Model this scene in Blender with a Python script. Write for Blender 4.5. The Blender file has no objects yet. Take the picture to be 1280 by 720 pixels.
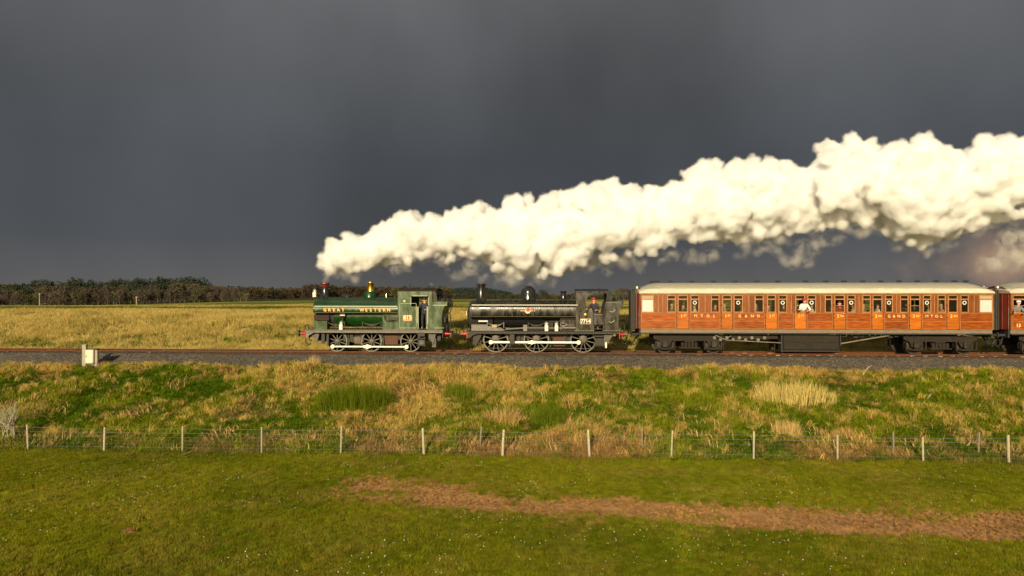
import bpy, bmesh, math, random
import numpy as np
from mathutils import Vector, Matrix, noise as mnoise

random.seed(7)
rng = np.random.default_rng(7)
SC = bpy.context.scene
COL = SC.collection
R = math.radians

# ------------------------------------------------------------------ camera
TH = R(3.6)                      # the camera looks slightly left of square to the track
CAM = Vector((0.0, -41.3, 3.02)) # rail top is z = 0, track centre y = 0
FPX = 920.0
HOR = 372.0
cd = bpy.data.cameras.new('camera'); cam = bpy.data.objects.new('camera', cd)
COL.objects.link(cam); SC.camera = cam
cam.location = CAM; cam.rotation_euler = (R(90), 0, TH)
cd.sensor_width = 36; cd.lens = 36 * FPX / 1280; cd.shift_y = (HOR - 360) / 1280
cd.clip_start = 0.5; cd.clip_end = 9000

# ------------------------------------------------------------------ light
SUN_EL = R(18); SUN_HEAD = R(9.5)   # light travels towards +y, turned to +x
w = bpy.data.worlds.new('World'); SC.world = w; w.use_nodes = True
nt = w.node_tree; nt.nodes.clear()
def N(tree, t, **k):
    n = tree.nodes.new(t)
    for a, v in k.items(): setattr(n, a, v)
    return n
sky = N(nt, 'ShaderNodeTexSky'); sky.sky_type = 'NISHITA'; sky.sun_disc = False
sky.sun_elevation = SUN_EL; sky.sun_rotation = R(180) + SUN_HEAD
sky.air_density = 1.2; sky.dust_density = 1.5
tc = N(nt, 'ShaderNodeTexCoord')
sep = N(nt, 'ShaderNodeSeparateXYZ'); nt.links.new(tc.outputs['Generated'], sep.inputs[0])
# storm cloud: soft vertical tone steps, broad noise
ramp = N(nt, 'ShaderNodeValToRGB'); cr = ramp.color_ramp
cr.elements[0].position = 0.0; cr.elements[0].color = (1.18, 1.17, 1.17, 1)
cr.elements[1].position = 0.9; cr.elements[1].color = (1.28, 1.29, 1.32, 1)
for p, c in ((0.03, (1.06, 1.06, 1.09)), (0.075, (0.79, 0.85, 0.93)), (0.18, (0.75, 0.82, 0.91)), (0.36, (1.06, 1.09, 1.15))):
    e = cr.elements.new(p); e.color = (*c, 1)
nt.links.new(sep.outputs['Z'], ramp.inputs[0])
mp = N(nt, 'ShaderNodeMapping'); mp.inputs['Scale'].default_value = (1.3, 1.3, 1.0)
nt.links.new(tc.outputs['Generated'], mp.inputs[0])
nz = N(nt, 'ShaderNodeTexNoise'); nz.inputs['Scale'].default_value = 1.7; nz.inputs['Detail'].default_value = 5; nz.inputs['Roughness'].default_value = .45
nt.links.new(mp.outputs[0], nz.inputs['Vector'])
mr = N(nt, 'ShaderNodeMapRange'); mr.inputs['From Min'].default_value = .3; mr.inputs['From Max'].default_value = .7
mr.inputs['To Min'].default_value = .55; mr.inputs['To Max'].default_value = 1.22
nt.links.new(nz.outputs['Fac'], mr.inputs['Value'])
# falling rain: faint upright streaks
mp2 = N(nt, 'ShaderNodeMapping'); mp2.inputs['Scale'].default_value = (7, 7, .8); mp2.inputs['Rotation'].default_value = (0, R(8), 0); nt.links.new(tc.outputs['Generated'], mp2.inputs[0])
nz2 = N(nt, 'ShaderNodeTexNoise'); nz2.inputs['Scale'].default_value = 1.6; nz2.inputs['Detail'].default_value = 3; nt.links.new(mp2.outputs[0], nz2.inputs['Vector'])
mr3 = N(nt, 'ShaderNodeMapRange'); mr3.inputs['To Min'].default_value = .96; mr3.inputs['To Max'].default_value = 1.08; nt.links.new(nz2.outputs['Fac'], mr3.inputs['Value'])
mm = N(nt, 'ShaderNodeMath', operation='MULTIPLY'); nt.links.new(mr.outputs[0], mm.inputs[0]); nt.links.new(mr3.outputs[0], mm.inputs[1])
mulc0 = N(nt, 'ShaderNodeVectorMath', operation='SCALE'); nt.links.new(ramp.outputs[0], mulc0.inputs[0]); nt.links.new(mm.outputs[0], mulc0.inputs['Scale'])
# a low far-off cloud catching the warm light, to the right under the steam
dw = Vector((math.sin(R(31.5)), math.cos(R(31.5)), .045)).normalized()
dd = N(nt, 'ShaderNodeVectorMath', operation='SUBTRACT'); dd.inputs[1].default_value = dw; nt.links.new(tc.outputs['Generated'], dd.inputs[0])
ds = N(nt, 'ShaderNodeVectorMath', operation='MULTIPLY'); ds.inputs[1].default_value = (9, 9, 26); nt.links.new(dd.outputs[0], ds.inputs[0])
dl = N(nt, 'ShaderNodeVectorMath', operation='LENGTH'); nt.links.new(ds.outputs[0], dl.inputs[0])
nz3_ = N(nt, 'ShaderNodeTexNoise'); nz3_.inputs['Scale'].default_value = 22; nz3_.inputs['Detail'].default_value = 5; nt.links.new(tc.outputs['Generated'], nz3_.inputs['Vector'])
ms = N(nt, 'ShaderNodeMath', operation='MULTIPLY_ADD'); ms.inputs[1].default_value = 1.6; nt.links.new(nz3_.outputs['Fac'], ms.inputs[0]); nt.links.new(dl.outputs['Value'], ms.inputs[2])
mw = N(nt, 'ShaderNodeMapRange', interpolation_type='SMOOTHSTEP'); mw.inputs['From Min'].default_value = 2.1; mw.inputs['From Max'].default_value = .7; nt.links.new(ms.outputs[0], mw.inputs['Value'])
mulc = N(nt, 'ShaderNodeMix', data_type='RGBA'); nt.links.new(mw.outputs[0], mulc.inputs['Factor']); nt.links.new(mulc0.outputs[0], mulc.inputs['A']); mulc.inputs['B'].default_value = (3.3, 2.15, 1.45, 1)
# the cloud bank fills the side away from the sun and breaks towards the sun
dotn = N(nt, 'ShaderNodeVectorMath', operation='DOT_PRODUCT'); dotn.inputs[1].default_value = (math.sin(SUN_HEAD), math.cos(SUN_HEAD), 0.15)
nt.links.new(tc.outputs['Generated'], dotn.inputs[0])
mr2 = N(nt, 'ShaderNodeMapRange', interpolation_type='SMOOTHSTEP'); mr2.inputs['From Min'].default_value = -.45; mr2.inputs['From Max'].default_value = .25
nt.links.new(dotn.outputs['Value'], mr2.inputs['Value'])
mix = N(nt, 'ShaderNodeMix', data_type='RGBA'); nt.links.new(mr2.outputs[0], mix.inputs['Factor'])
skys = N(nt, 'ShaderNodeVectorMath', operation='SCALE'); skys.inputs['Scale'].default_value = .62; nt.links.new(sky.outputs[0], skys.inputs[0]); nt.links.new(skys.outputs[0], mix.inputs['A']); nt.links.new(mulc.outputs['Result'], mix.inputs['B'])
bg = N(nt, 'ShaderNodeBackground'); bg.inputs['Strength'].default_value = 0.10
nt.links.new(mix.outputs['Result'], bg.inputs[0])
wo = N(nt, 'ShaderNodeOutputWorld'); nt.links.new(bg.outputs[0], wo.inputs[0])

sd = bpy.data.lights.new('sun', 'SUN'); sun = bpy.data.objects.new('sun', sd); COL.objects.link(sun)
sd.energy = 5.0; sd.angle = R(.5); sd.color = (1.0, .85, .55)
ldir = Vector((math.sin(SUN_HEAD) * math.cos(SUN_EL), math.cos(SUN_HEAD) * math.cos(SUN_EL), -math.sin(SUN_EL)))
sun.rotation_euler = ldir.to_track_quat('-Z', 'Y').to_euler()
vs = SC.view_settings; SC.display_settings.display_device = 'sRGB'
vs.view_transform = 'Standard'; vs.look = 'None'; vs.exposure = .22; vs.gamma = 1; vs.use_curve_mapping = False
cy = SC.cycles
cy.max_bounces = 24; cy.diffuse_bounces = 3; cy.glossy_bounces = 3; cy.transmission_bounces = 6
cy.volume_bounces = 22; cy.transparent_max_bounces = 16; cy.use_denoising = True
cy.volume_step_rate = 1.0; cy.volume_max_steps = 256; cy.sample_clamp_indirect = 4

# ------------------------------------------------------------------ pixel of the photograph -> point of the place
def W(px, py, Y):
    u = (px - 640) / FPX
    dx = -math.sin(TH) + math.cos(TH) * u; dy = math.cos(TH) + math.sin(TH) * u
    t = (Y - CAM.y) / dy
    return (t * dx, Y, CAM.z + t * (HOR - py) / FPX)
def wx(px, Y=-1.3): return W(px, HOR, Y)[0]
def wz(py, px, Y=-1.3): return W(px, py, Y)[2]
def topx(X, Y):                                  # world (x, y) -> photo column, depth
    c, s = math.cos(TH), math.sin(TH)
    dep = (Y - CAM.y) * c - X * s; lat = X * c + (Y - CAM.y) * s
    return 640 + FPX * lat / dep, dep

# ------------------------------------------------------------------ noise on arrays
def vnoise(x, y, seed=0):
    r = np.random.default_rng(1000 + seed); T = r.random((256, 256))
    xi = np.floor(x).astype(int); yi = np.floor(y).astype(int); fx = x - xi; fy = y - yi
    fx = fx * fx * (3 - 2 * fx); fy = fy * fy * (3 - 2 * fy)
    a = T[xi % 256, yi % 256]; b = T[(xi + 1) % 256, yi % 256]; c = T[xi % 256, (yi + 1) % 256]; d = T[(xi + 1) % 256, (yi + 1) % 256]
    return (a * (1 - fx) + b * fx) * (1 - fy) + (c * (1 - fx) + d * fx) * fy
def fbm(x, y, s, seed=0, o=4, g=.5):
    v = 0; a = 1; tot = 0; ca, sa = .8, .6
    x = np.asarray(x, float) / s + 37.7; y = np.asarray(y, float) / s + 11.3
    for i in range(o):
        v = v + a * vnoise(x, y, seed + i); tot += a; a *= g
        x, y = (x * ca - y * sa) * 2.03, (x * sa + y * ca) * 2.03
    return v / tot
def sstep(a, b, x):
    t = np.clip((x - a) / (b - a), 0, 1); return t * t * (3 - 2 * t)

# ------------------------------------------------------------------ objects and tags
def tag(o, label=None, cat=None, group=None, kind=None):
    if label: o['label'] = label
    if cat: o['category'] = cat
    if group: o['group'] = group
    if kind: o['kind'] = kind
    return o
def thing(name, label, cat, loc=(0, 0, 0), group=None, rotz=0):
    o = bpy.data.objects.new(name, None); COL.objects.link(o); o.location = loc; o.rotation_euler = (0, 0, rotz)
    o.empty_display_size = .3
    return tag(o, label, cat, group)
ORG = {}
def org(o):
    return ORG.get(o.name, Vector((0, 0, 0))) if o else Vector((0, 0, 0))
def tthing(name, label, cat, loc, group=None):    # children are modelled in world space and shifted by this origin
    o = thing(name, label, cat, loc, group); ORG[o.name] = Vector(loc); return o
def put(name, me, parent=None, loc=(0, 0, 0), rot=(0, 0, 0), scl=(1, 1, 1), label=None):
    o = bpy.data.objects.new(name, me); COL.objects.link(o); o.location = loc; o.rotation_euler = rot; o.scale = scl
    if parent: o.parent = parent
    if label: o['label'] = label
    return o
def mesh_np(name, v, f, mat=None, smooth=False, attrs=None):
    me = bpy.data.meshes.new(name)
    v = np.asarray(v, np.float32); f = np.asarray(f, np.int32); k = f.shape[1]
    me.vertices.add(len(v)); me.vertices.foreach_set('co', v.ravel())
    me.loops.add(f.size); me.loops.foreach_set('vertex_index', f.ravel())
    me.polygons.add(len(f)); me.polygons.foreach_set('loop_start', np.arange(0, f.size, k, dtype=np.int32))
    me.polygons.foreach_set('loop_total', np.full(len(f), k, np.int32))
    if attrs:
        for n_, (ty, a) in attrs.items():
            at = me.attributes.new(n_, ty, 'POINT'); a = np.asarray(a, np.float32)
            at.data.foreach_set({'FLOAT': 'value', 'FLOAT_VECTOR': 'vector', 'FLOAT_COLOR': 'color'}[ty], a.ravel())
    if mat: me.materials.append(mat)
    me.update(calc_edges=True); me.validate()
    if smooth: me.shade_smooth()
    return me

class B:
    """collects shapes in world coordinates and links them as one mesh object"""
    def __init__(s): s.bm = bmesh.new()
    def box(s, x0, x1, y0, y1, z0, z1):
        v = [s.bm.verts.new(p) for p in ((x0, y0, z0), (x1, y0, z0), (x1, y1, z0), (x0, y1, z0), (x0, y0, z1), (x1, y0, z1), (x1, y1, z1), (x0, y1, z1))]
        for f in ((3, 2, 1, 0), (4, 5, 6, 7), (0, 1, 5, 4), (1, 2, 6, 5), (2, 3, 7, 6), (3, 0, 4, 7)): s.bm.faces.new([v[i] for i in f])
        return s
    def prism(s, prof, axis, a, b_):             # prof: 2D outline (counter-clockwise or not), extruded along axis
        def P(u, v, w_): return {'x': (w_, u, v), 'y': (u, w_, v), 'z': (u, v, w_)}[axis]
        A = [s.bm.verts.new(P(u, v, a)) for u, v in prof]; Bv = [s.bm.verts.new(P(u, v, b_)) for u, v in prof]
        n = len(prof); s.bm.faces.new(A); s.bm.faces.new(Bv[::-1])
        for i in range(n): s.bm.faces.new((A[i], Bv[i], Bv[(i + 1) % n], A[(i + 1) % n]))
        return s
    def lathe(s, prof, c, axis='z', seg=20, a0=0, a1=2 * math.pi):   # prof: (radius, height along axis)
        rings = []
        full = abs(a1 - a0 - 2 * math.pi) < 1e-6; n = seg if full else seg + 1
        for r, h in prof:
            ring = []
            for i in range(n):
                a = a0 + (a1 - a0) * i / seg; p, q = r * math.cos(a), r * math.sin(a)
                d = {'z': (p, q, h), 'x': (h, p, q), 'y': (p, h, q)}[axis]
                ring.append(s.bm.verts.new((c[0] + d[0], c[1] + d[1], c[2] + d[2])))
            rings.append(ring)
        for j in range(len(rings) - 1):
            for i in range(n if full else n - 1):
                k = (i + 1) % n; s.bm.faces.new((rings[j][i], rings[j][k], rings[j + 1][k], rings[j + 1][i]))
        for ring, r in ((rings[0], prof[0][0]), (rings[-1], prof[-1][0])):
            if r > 1e-4 and full: s.bm.faces.new(ring)
        return s
    def cyl(s, c, r, h0, h1, axis='z', seg=16): return s.lathe([(r, h0), (r, h1)], c, axis, seg)
    def ball(s, c, r, sx=1, sy=1, sz=1, sub=2):
        g = bmesh.ops.create_icosphere(s.bm, subdivisions=sub, radius=r)
        for v in g['verts']: v.co = Vector((v.co.x * sx + c[0], v.co.y * sy + c[1], v.co.z * sz + c[2]))
        return s
    def tube(s, pts, r, seg=6, r1=None, caps=True):
        pts = [Vector(p) for p in pts]; n = len(pts); prev = None; rings = []
        for i, p in enumerate(pts):
            t = (pts[min(i + 1, n - 1)] - pts[max(i - 1, 0)]).normalized()
            u = t.cross(Vector((0, 0, 1)) if abs(t.z) < .9 else Vector((1, 0, 0))).normalized()
            if prev is not None:
                u2 = prev - t * prev.dot(t)
                if u2.length > 1e-4: u = u2.normalized()
            prev = u; v = t.cross(u); rr = r if r1 is None else r + (r1 - r) * i / max(1, n - 1)
            rings.append([s.bm.verts.new(p + (u * math.cos(2 * math.pi * k / seg) + v * math.sin(2 * math.pi * k / seg)) * rr) for k in range(seg)])
        for j in range(n - 1):
            for k in range(seg):
                m = (k + 1) % seg; s.bm.faces.new((rings[j][k], rings[j][m], rings[j + 1][m], rings[j + 1][k]))
        if caps and seg > 2: s.bm.faces.new(rings[0]); s.bm.faces.new(rings[-1])
        return s
    def beam(s, p, q, hw, hh):                    # bar between two points in an xz plane, half width (y) and half height
        p = Vector(p); q = Vector(q); t = (q - p).normalized(); up = Vector((-t.z, 0, t.x)) * hh; sd_ = Vector((0, hw, 0))
        v = [s.bm.verts.new(a + b1 + c1) for a in (p, q) for b1 in (-sd_, sd_) for c1 in (-up, up)]
        for f in ((0, 1, 3, 2), (4, 6, 7, 5), (0, 4, 5, 1), (2, 3, 7, 6), (0, 2, 6, 4), (1, 5, 7, 3)): s.bm.faces.new([v[i] for i in f])
        return s
    def grid(s, rows, close=False):               # rows of points, lofted
        V = [[s.bm.verts.new(p) for p in r] for r in rows]
        for j in range(len(V) - 1):
            m = len(V[j])
            for i in range(m if close else m - 1):
                k = (i + 1) % m; s.bm.faces.new((V[j][i], V[j][k], V[j + 1][k], V[j + 1][i]))
        return V
    def wall(s, x0, x1, z0, z1, holes, y0, y1):   # slab with rectangular holes
        xs = sorted({x0, x1, *[h[0] for h in holes], *[h[1] for h in holes]}); zs = sorted({z0, z1, *[h[2] for h in holes], *[h[3] for h in holes]})
        nx, nz_ = len(xs) - 1, len(zs) - 1
        full = [[not any(h[0] - 1e-6 <= (xs[i] + xs[i + 1]) / 2 <= h[1] + 1e-6 and h[2] <= (zs[j] + zs[j + 1]) / 2 <= h[3] for h in holes) for j in range(nz_)] for i in range(nx)]
        V = {}
        def vt(i, j, k):
            if (i, j, k) not in V: V[i, j, k] = s.bm.verts.new((xs[i], (y0, y1)[k], zs[j]))
            return V[i, j, k]
        def F(i, j): return 0 <= i < nx and 0 <= j < nz_ and full[i][j]
        for i in range(nx):
            for j in range(nz_):
                if not full[i][j]: continue
                s.bm.faces.new((vt(i, j, 0), vt(i + 1, j, 0), vt(i + 1, j + 1, 0), vt(i, j + 1, 0)))
                s.bm.faces.new((vt(i, j, 1), vt(i, j + 1, 1), vt(i + 1, j + 1, 1), vt(i + 1, j, 1)))
                if not F(i - 1, j): s.bm.faces.new((vt(i, j, 0), vt(i, j + 1, 0), vt(i, j + 1, 1), vt(i, j, 1)))
                if not F(i + 1, j): s.bm.faces.new((vt(i + 1, j, 0), vt(i + 1, j, 1), vt(i + 1, j + 1, 1), vt(i + 1, j + 1, 0)))
                if not F(i, j - 1): s.bm.faces.new((vt(i, j, 0), vt(i, j, 1), vt(i + 1, j, 1), vt(i + 1, j, 0)))
                if not F(i, j + 1): s.bm.faces.new((vt(i, j + 1, 0), vt(i + 1, j + 1, 0), vt(i + 1, j + 1, 1), vt(i, j + 1, 1)))
        return s
    def mesh(s, name, mat, o=Vector((0, 0, 0)), smooth=True, ang=38):
        bmesh.ops.recalc_face_normals(s.bm, faces=s.bm.faces)
        if o.length > 0: bmesh.ops.translate(s.bm, verts=s.bm.verts, vec=-o)
        me = bpy.data.meshes.new(name); s.bm.to_mesh(me); s.bm.free(); me.materials.append(mat)
        if smooth: me.shade_smooth(); me.set_sharp_from_angle(angle=R(ang))
        return me
    def build(s, name, mat, parent=None, label=None, bevel=0, smooth=True, ang=38):
        o_ = org(parent); me = s.mesh(name, mat, o_, smooth, ang)
        ob = put(name, me, parent, label=label)
        if parent: ORG[ob.name] = o_
        if bevel:
            m = ob.modifiers.new('bevel', 'BEVEL'); m.width = bevel; m.segments = 1; m.limit_method = 'ANGLE'; m.angle_limit = R(40)
        return ob

def copy_tree(o, parent=None):
    c = o.copy(); COL.objects.link(c); c.parent = parent
    for ch in list(o.children): copy_tree(ch, c)
    return c

def text_mesh(txt, size, mat, depth=.004, space=1.0, name='lettering', bold=0.0):
    cu = bpy.data.curves.new(name, 'FONT'); cu.body = txt; cu.size = size; cu.extrude = depth; cu.space_character = space
    cu.align_x = 'CENTER'; cu.align_y = 'CENTER'; cu.offset = bold; cu.resolution_u = 3
    t = bpy.data.objects.new('t', cu); COL.objects.link(t); dg = bpy.context.evaluated_depsgraph_get(); dg.update()
    me = bpy.data.meshes.new_from_object(t.evaluated_get(dg)); bpy.data.objects.remove(t); bpy.data.curves.remove(cu)
    me.materials.clear(); me.materials.append(mat); me.name = name
    return me

# ------------------------------------------------------------------ materials
def pmat(name, c1, c2=None, scale=3.0, rough=.5, metal=0.0, bump=0.0, bscale=30.0, stretch=(1, 1, 1), rvar=.15, mid=.5, wid=.25, vary=0.0, coat=0.0, spec=.5, detail=6):
    m = bpy.data.materials.new(name); m.use_nodes = True; t = m.node_tree; p = t.nodes['Principled BSDF']; L = t.links
    p.inputs['Roughness'].default_value = rough; p.inputs['Metallic'].default_value = metal
    p.inputs['Base Color'].default_value = (*c1, 1); p.inputs['Specular IOR Level'].default_value = spec
    if coat: p.inputs['Coat Weight'].default_value = coat; p.inputs['Coat Roughness'].default_value = .12
    c = N(t, 'ShaderNodeTexCoord'); mpn = N(t, 'ShaderNodeMapping'); mpn.inputs['Scale'].default_value = stretch
    L.new(c.outputs['Object'], mpn.inputs[0])
    nn = N(t, 'ShaderNodeTexNoise'); nn.inputs['Scale'].default_value = scale; nn.inputs['Detail'].default_value = detail; nn.inputs['Roughness'].default_value = .62
    L.new(mpn.outputs[0], nn.inputs['Vector'])
    r1 = N(t, 'ShaderNodeMapRange'); r1.inputs['From Min'].default_value = mid - wid; r1.inputs['From Max'].default_value = mid + wid
    L.new(nn.outputs['Fac'], r1.inputs['Value'])
    if c2 is not None:
        mx = N(t, 'ShaderNodeMix', data_type='RGBA'); mx.inputs['A'].default_value = (*c1, 1); mx.inputs['B'].default_value = (*c2, 1)
        L.new(r1.outputs[0], mx.inputs['Factor']); out = mx.outputs['Result']
        if vary:
            oi = N(t, 'ShaderNodeObjectInfo'); r3 = N(t, 'ShaderNodeMapRange'); r3.inputs['To Min'].default_value = 1 - vary; r3.inputs['To Max'].default_value = 1 + vary
            L.new(oi.outputs['Random'], r3.inputs['Value']); sc_ = N(t, 'ShaderNodeVectorMath', operation='SCALE')
            L.new(out, sc_.inputs[0]); L.new(r3.outputs[0], sc_.inputs['Scale']); out = sc_.outputs[0]
        L.new(out, p.inputs['Base Color'])
    if rvar:
        r2 = N(t, 'ShaderNodeMapRange'); r2.inputs['To Min'].default_value = max(.03, rough - rvar); r2.inputs['To Max'].default_value = min(1, rough + rvar)
        L.new(r1.outputs[0], r2.inputs['Value']); L.new(r2.outputs[0], p.inputs['Roughness'])
    if bump:
        n2 = N(t, 'ShaderNodeTexNoise'); n2.inputs['Scale'].default_value = bscale; n2.inputs['Detail'].default_value = 4
        L.new(mpn.outputs[0], n2.inputs['Vector']); bp = N(t, 'ShaderNodeBump'); bp.inputs['Strength'].default_value = bump; bp.inputs['Distance'].default_value = .02
        L.new(n2.outputs['Fac'], bp.inputs['Height']); L.new(bp.outputs[0], p.inputs['Normal'])
    return m
M = dict(
    green=pmat('green_paint', (.012, .042, .012), (.050, .090, .034), 2.0, .30, bump=.15, bscale=6, rvar=.12, wid=.16, mid=.54, stretch=(2, 1, .7)),
    greentank=pmat('green_tank_dimmed', (.006, .024, .010), (.018, .045, .018), 2.0, .32, bump=.10, bscale=5, rvar=.10),  # darker copy of the green; the up-turned tank's dimmer light is in the colour
    greenboiler=pmat('green_boiler_paint', (.003, .026, .002), (.007, .045, .005), 2.0, .28, bump=.1, bscale=5, rvar=.08),
    black=pmat('engine_black', (.004, .004, .004), (.034, .030, .021), 2.0, .32, bump=.2, bscale=7, rvar=.14, wid=.16, mid=.54, stretch=(2.2, 1, .7)),
    gloss=pmat('gloss_black', (.012, .012, .013), (.02, .02, .02), 3, .18, bump=.05, rvar=.06),
    soot=pmat('soot_black', (.010, .010, .010), (.03, .027, .024), 5, .75, bump=.3),
    frame=pmat('oily_frame_grey', (.010, .009, .008), (.050, .042, .032), 5, .55, bump=.3, bscale=25, wid=.2, mid=.56, spec=.3),
    under=pmat('underframe_grime', (.016, .013, .010), (.042, .032, .022), 5, .75, bump=.3, bscale=25, mid=.55, spec=.15),
    wheel=pmat('wheel_grey', (.035, .031, .026), (.14, .12, .095), 6, .5, bump=.2, spec=.3),
    tyre=pmat('tyre_steel', (.07, .062, .05), (.18, .16, .13), 6, .42, metal=.4, bump=.1),
    rod=pmat('polished_rod', (.80, .74, .58), (.66, .60, .46), 4, .35, metal=.25, rvar=.08),
    plate=pmat('footplate_edge', (.05, .045, .037), (.19, .17, .135), 4, .5, bump=.15),
    copper=pmat('copper_cap', (.09, .014, .007), (.20, .035, .015), 6, .40, metal=.3),
    brass=pmat('brass', (.80, .46, .10), (.90, .56, .16), 3, .20, metal=1.0, rvar=.05),
    red=pmat('buffer_red', (.42, .012, .012), (.26, .012, .010), 6, .4),
    darkred=pmat('dark_red', (.012, .008, .007), (.045, .014, .010), 3, .6, bump=.1, spec=.2),
    rust=pmat('rusty_ashpan', (.045, .018, .010), (.13, .055, .028), 6, .8, bump=.3),
    white=pmat('white_paint', (.72, .70, .62), (.52, .50, .43), 6, .5),
    cream=pmat('cream_letter', (.70, .50, .20), (.70, .50, .20), 6, .5, rvar=0),
    gold=pmat('gold_letter', (.72, .45, .10), (.72, .45, .10), 6, .45, rvar=0),
    goldred=pmat('red_letter_shade', (.40, .03, .02), (.35, .03, .02), 6, .5),
    yellow=pmat('yellow_disc', (.75, .55, .05), (.75, .55, .05), 6, .5),
    lining=pmat('lining', (.38, .38, .22), (.20, .28, .14), 8, .4),
    coal=pmat('coal', (.008, .008, .008), (.03, .03, .03), 12, .5, bump=.6, bscale=20),
    teak=pmat('varnished_teak', (.11, .019, .001), (.36, .083, .002), 2.2, .42, bump=.08, bscale=8, stretch=(.8, 1, 7), vary=.22, coat=.06, wid=.2, spec=.25),
    door=pmat('pale_teak_door', (.30, .068, .001), (.48, .130, .002), 1.8, .42, bump=.06, bscale=8, stretch=(.8, 1, 6), vary=.14, coat=.06, spec=.25),
    teaktop=pmat('upper_teak_sky_sheen', (.10, .028, .009), (.27, .088, .026), 3, .36, bump=.08, bscale=8, stretch=(7, 1, .6), vary=.22, coat=.04, spec=.25),  # pinker brown: sky reflected in the glossier upper side, put into the colour
    teakrim=pmat('teak_moulding', (.24, .090, .026), (.46, .21, .070), 3, .35, rvar=.05),
    teakend=pmat('coach_end_red', (.11, .016, .010), (.17, .03, .015), 3, .5, bump=.1),
    roof=pmat('canvas_roof', (.44, .40, .31), (.58, .53, .41), 1.6, .75, bump=.25, bscale=9, stretch=(1, 2, 2), wid=.16),
    solebar=pmat('solebar', (.11, .080, .055), (.22, .165, .115), 3, .6, bump=.2, stretch=(1, 1, 4)),
    bellows=pmat('bellows', (.020, .019, .016), (.04, .036, .03), 5, .8, bump=.2),
    seat=pmat('seat_moquette', (.05, .022, .015), (.08, .035, .02), 8, .9),
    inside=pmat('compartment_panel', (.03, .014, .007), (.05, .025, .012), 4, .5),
    frost=pmat('obscured_glass', (.42, .47, .44), (.50, .54, .50), 3, .35, rvar=.05),
    skin=pmat('skin', (.62, .30, .20), (.70, .36, .26), 8, .5), skin2=pmat('flushed_skin', (.68, .24, .17), (.70, .30, .22), 8, .5),
    navy=pmat('navy_cloth', (.016, .016, .034), (.035, .032, .055), 9, .85), grey=pmat('grey_cloth', (.12, .12, .13), (.2, .2, .2), 9, .85),
    redcloth=pmat('red_cloth', (.30, .03, .025), (.36, .05, .04), 9, .85), whitecloth=pmat('white_cloth', (.72, .72, .72), (.6, .6, .6), 9, .85),
    tan=pmat('tan_cloth', (.36, .25, .14), (.42, .3, .18), 9, .85), hair=pmat('brown_hair', (.05, .03, .02), (.09, .05, .03), 9, .7),
    hairg=pmat('grey_hair', (.45, .43, .40), (.55, .52, .5), 9, .7), teal=pmat('teal_cloth', (.05, .14, .14), (.07, .18, .17), 9, .85),
    rail=pmat('rusty_rail', (.070, .020, .005), (.14, .046, .012), 7, .8, spec=.2, bump=.2, stretch=(1, 1, 1)), railtop=pmat('worn_railhead', (.28, .24, .2), (.4, .36, .32), 7, .3, metal=.6),
    sleeper=pmat('sleeper', (.14, .115, .085), (.34, .29, .22), 4, .85, bump=.3, vary=.3),
    post=pmat('fence_post_wood', (.26, .21, .13), (.50, .42, .27), 5, .8, bump=.4, stretch=(4, 4, 1), vary=.15),
    oldpost=pmat('old_stake_wood', (.16, .13, .09), (.26, .22, .16), 6, .9, bump=.4, stretch=(4, 4, 1)),
    wire=pmat('galvanised_wire', (.20, .20, .17), (.28, .28, .24), 6, .5, metal=.2),
    concrete=pmat('concrete_post', (.22, .20, .155), (.36, .33, .26), 6, .85, bump=.3), cabinet=pmat('cabinet_cream', (.52, .48, .34), (.64, .60, .44), 5, .5, bump=.05),
    twig=pmat('bare_twigs', (.30, .26, .17), (.42, .36, .24), 6, .85), stick=pmat('dead_branch', (.48, .38, .24), (.6, .5, .34), 6, .85),
)
def soot_top(m, z0, z1, c):                     # grime lying along the top of a roof
    t = m.node_tree; p = t.nodes['Principled BSDF']; src = p.inputs['Base Color'].links[0].from_socket
    tc_ = N(t, 'ShaderNodeTexCoord'); sx = N(t, 'ShaderNodeSeparateXYZ'); t.links.new(tc_.outputs['Object'], sx.inputs[0])
    nn = N(t, 'ShaderNodeTexNoise'); nn.inputs['Scale'].default_value = 1.2; nn.inputs['Detail'].default_value = 5; t.links.new(tc_.outputs['Object'], nn.inputs['Vector'])
    ma = N(t, 'ShaderNodeMath', operation='MULTIPLY_ADD'); ma.inputs[1].default_value = .12; t.links.new(nn.outputs['Fac'], ma.inputs[0]); t.links.new(sx.outputs['Z'], ma.inputs[2])
    r_ = N(t, 'ShaderNodeMapRange'); r_.inputs['From Min'].default_value = z0; r_.inputs['From Max'].default_value = z1; t.links.new(ma.outputs[0], r_.inputs['Value'])
    mx = N(t, 'ShaderNodeMix', data_type='RGBA'); t.links.new(r_.outputs[0], mx.inputs['Factor']); t.links.new(src, mx.inputs['A']); mx.inputs['B'].default_value = (*c, 1); t.links.new(mx.outputs['Result'], p.inputs['Base Color'])
soot_top(M['roof'], 3.52, 3.60, (.30, .29, .24))
def glass_mat():
    m = bpy.data.materials.new('window_glass'); m.use_nodes = True; t = m.node_tree; t.nodes.clear()
    a = N(t, 'ShaderNodeBsdfTransparent'); a.inputs[0].default_value = (.80, .83, .78, 1)
    g = N(t, 'ShaderNodeBsdfGlossy'); g.inputs['Roughness'].default_value = .03; fr = N(t, 'ShaderNodeFresnel'); fr.inputs[0].default_value = 1.5
    mx = N(t, 'ShaderNodeMixShader'); t.links.new(fr.outputs[0], mx.inputs[0]); t.links.new(a.outputs[0], mx.inputs[1]); t.links.new(g.outputs[0], mx.inputs[2])
    o = N(t, 'ShaderNodeOutputMaterial'); t.links.new(mx.outputs[0], o.inputs[0]); return m
M['glass'] = glass_mat()
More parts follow.
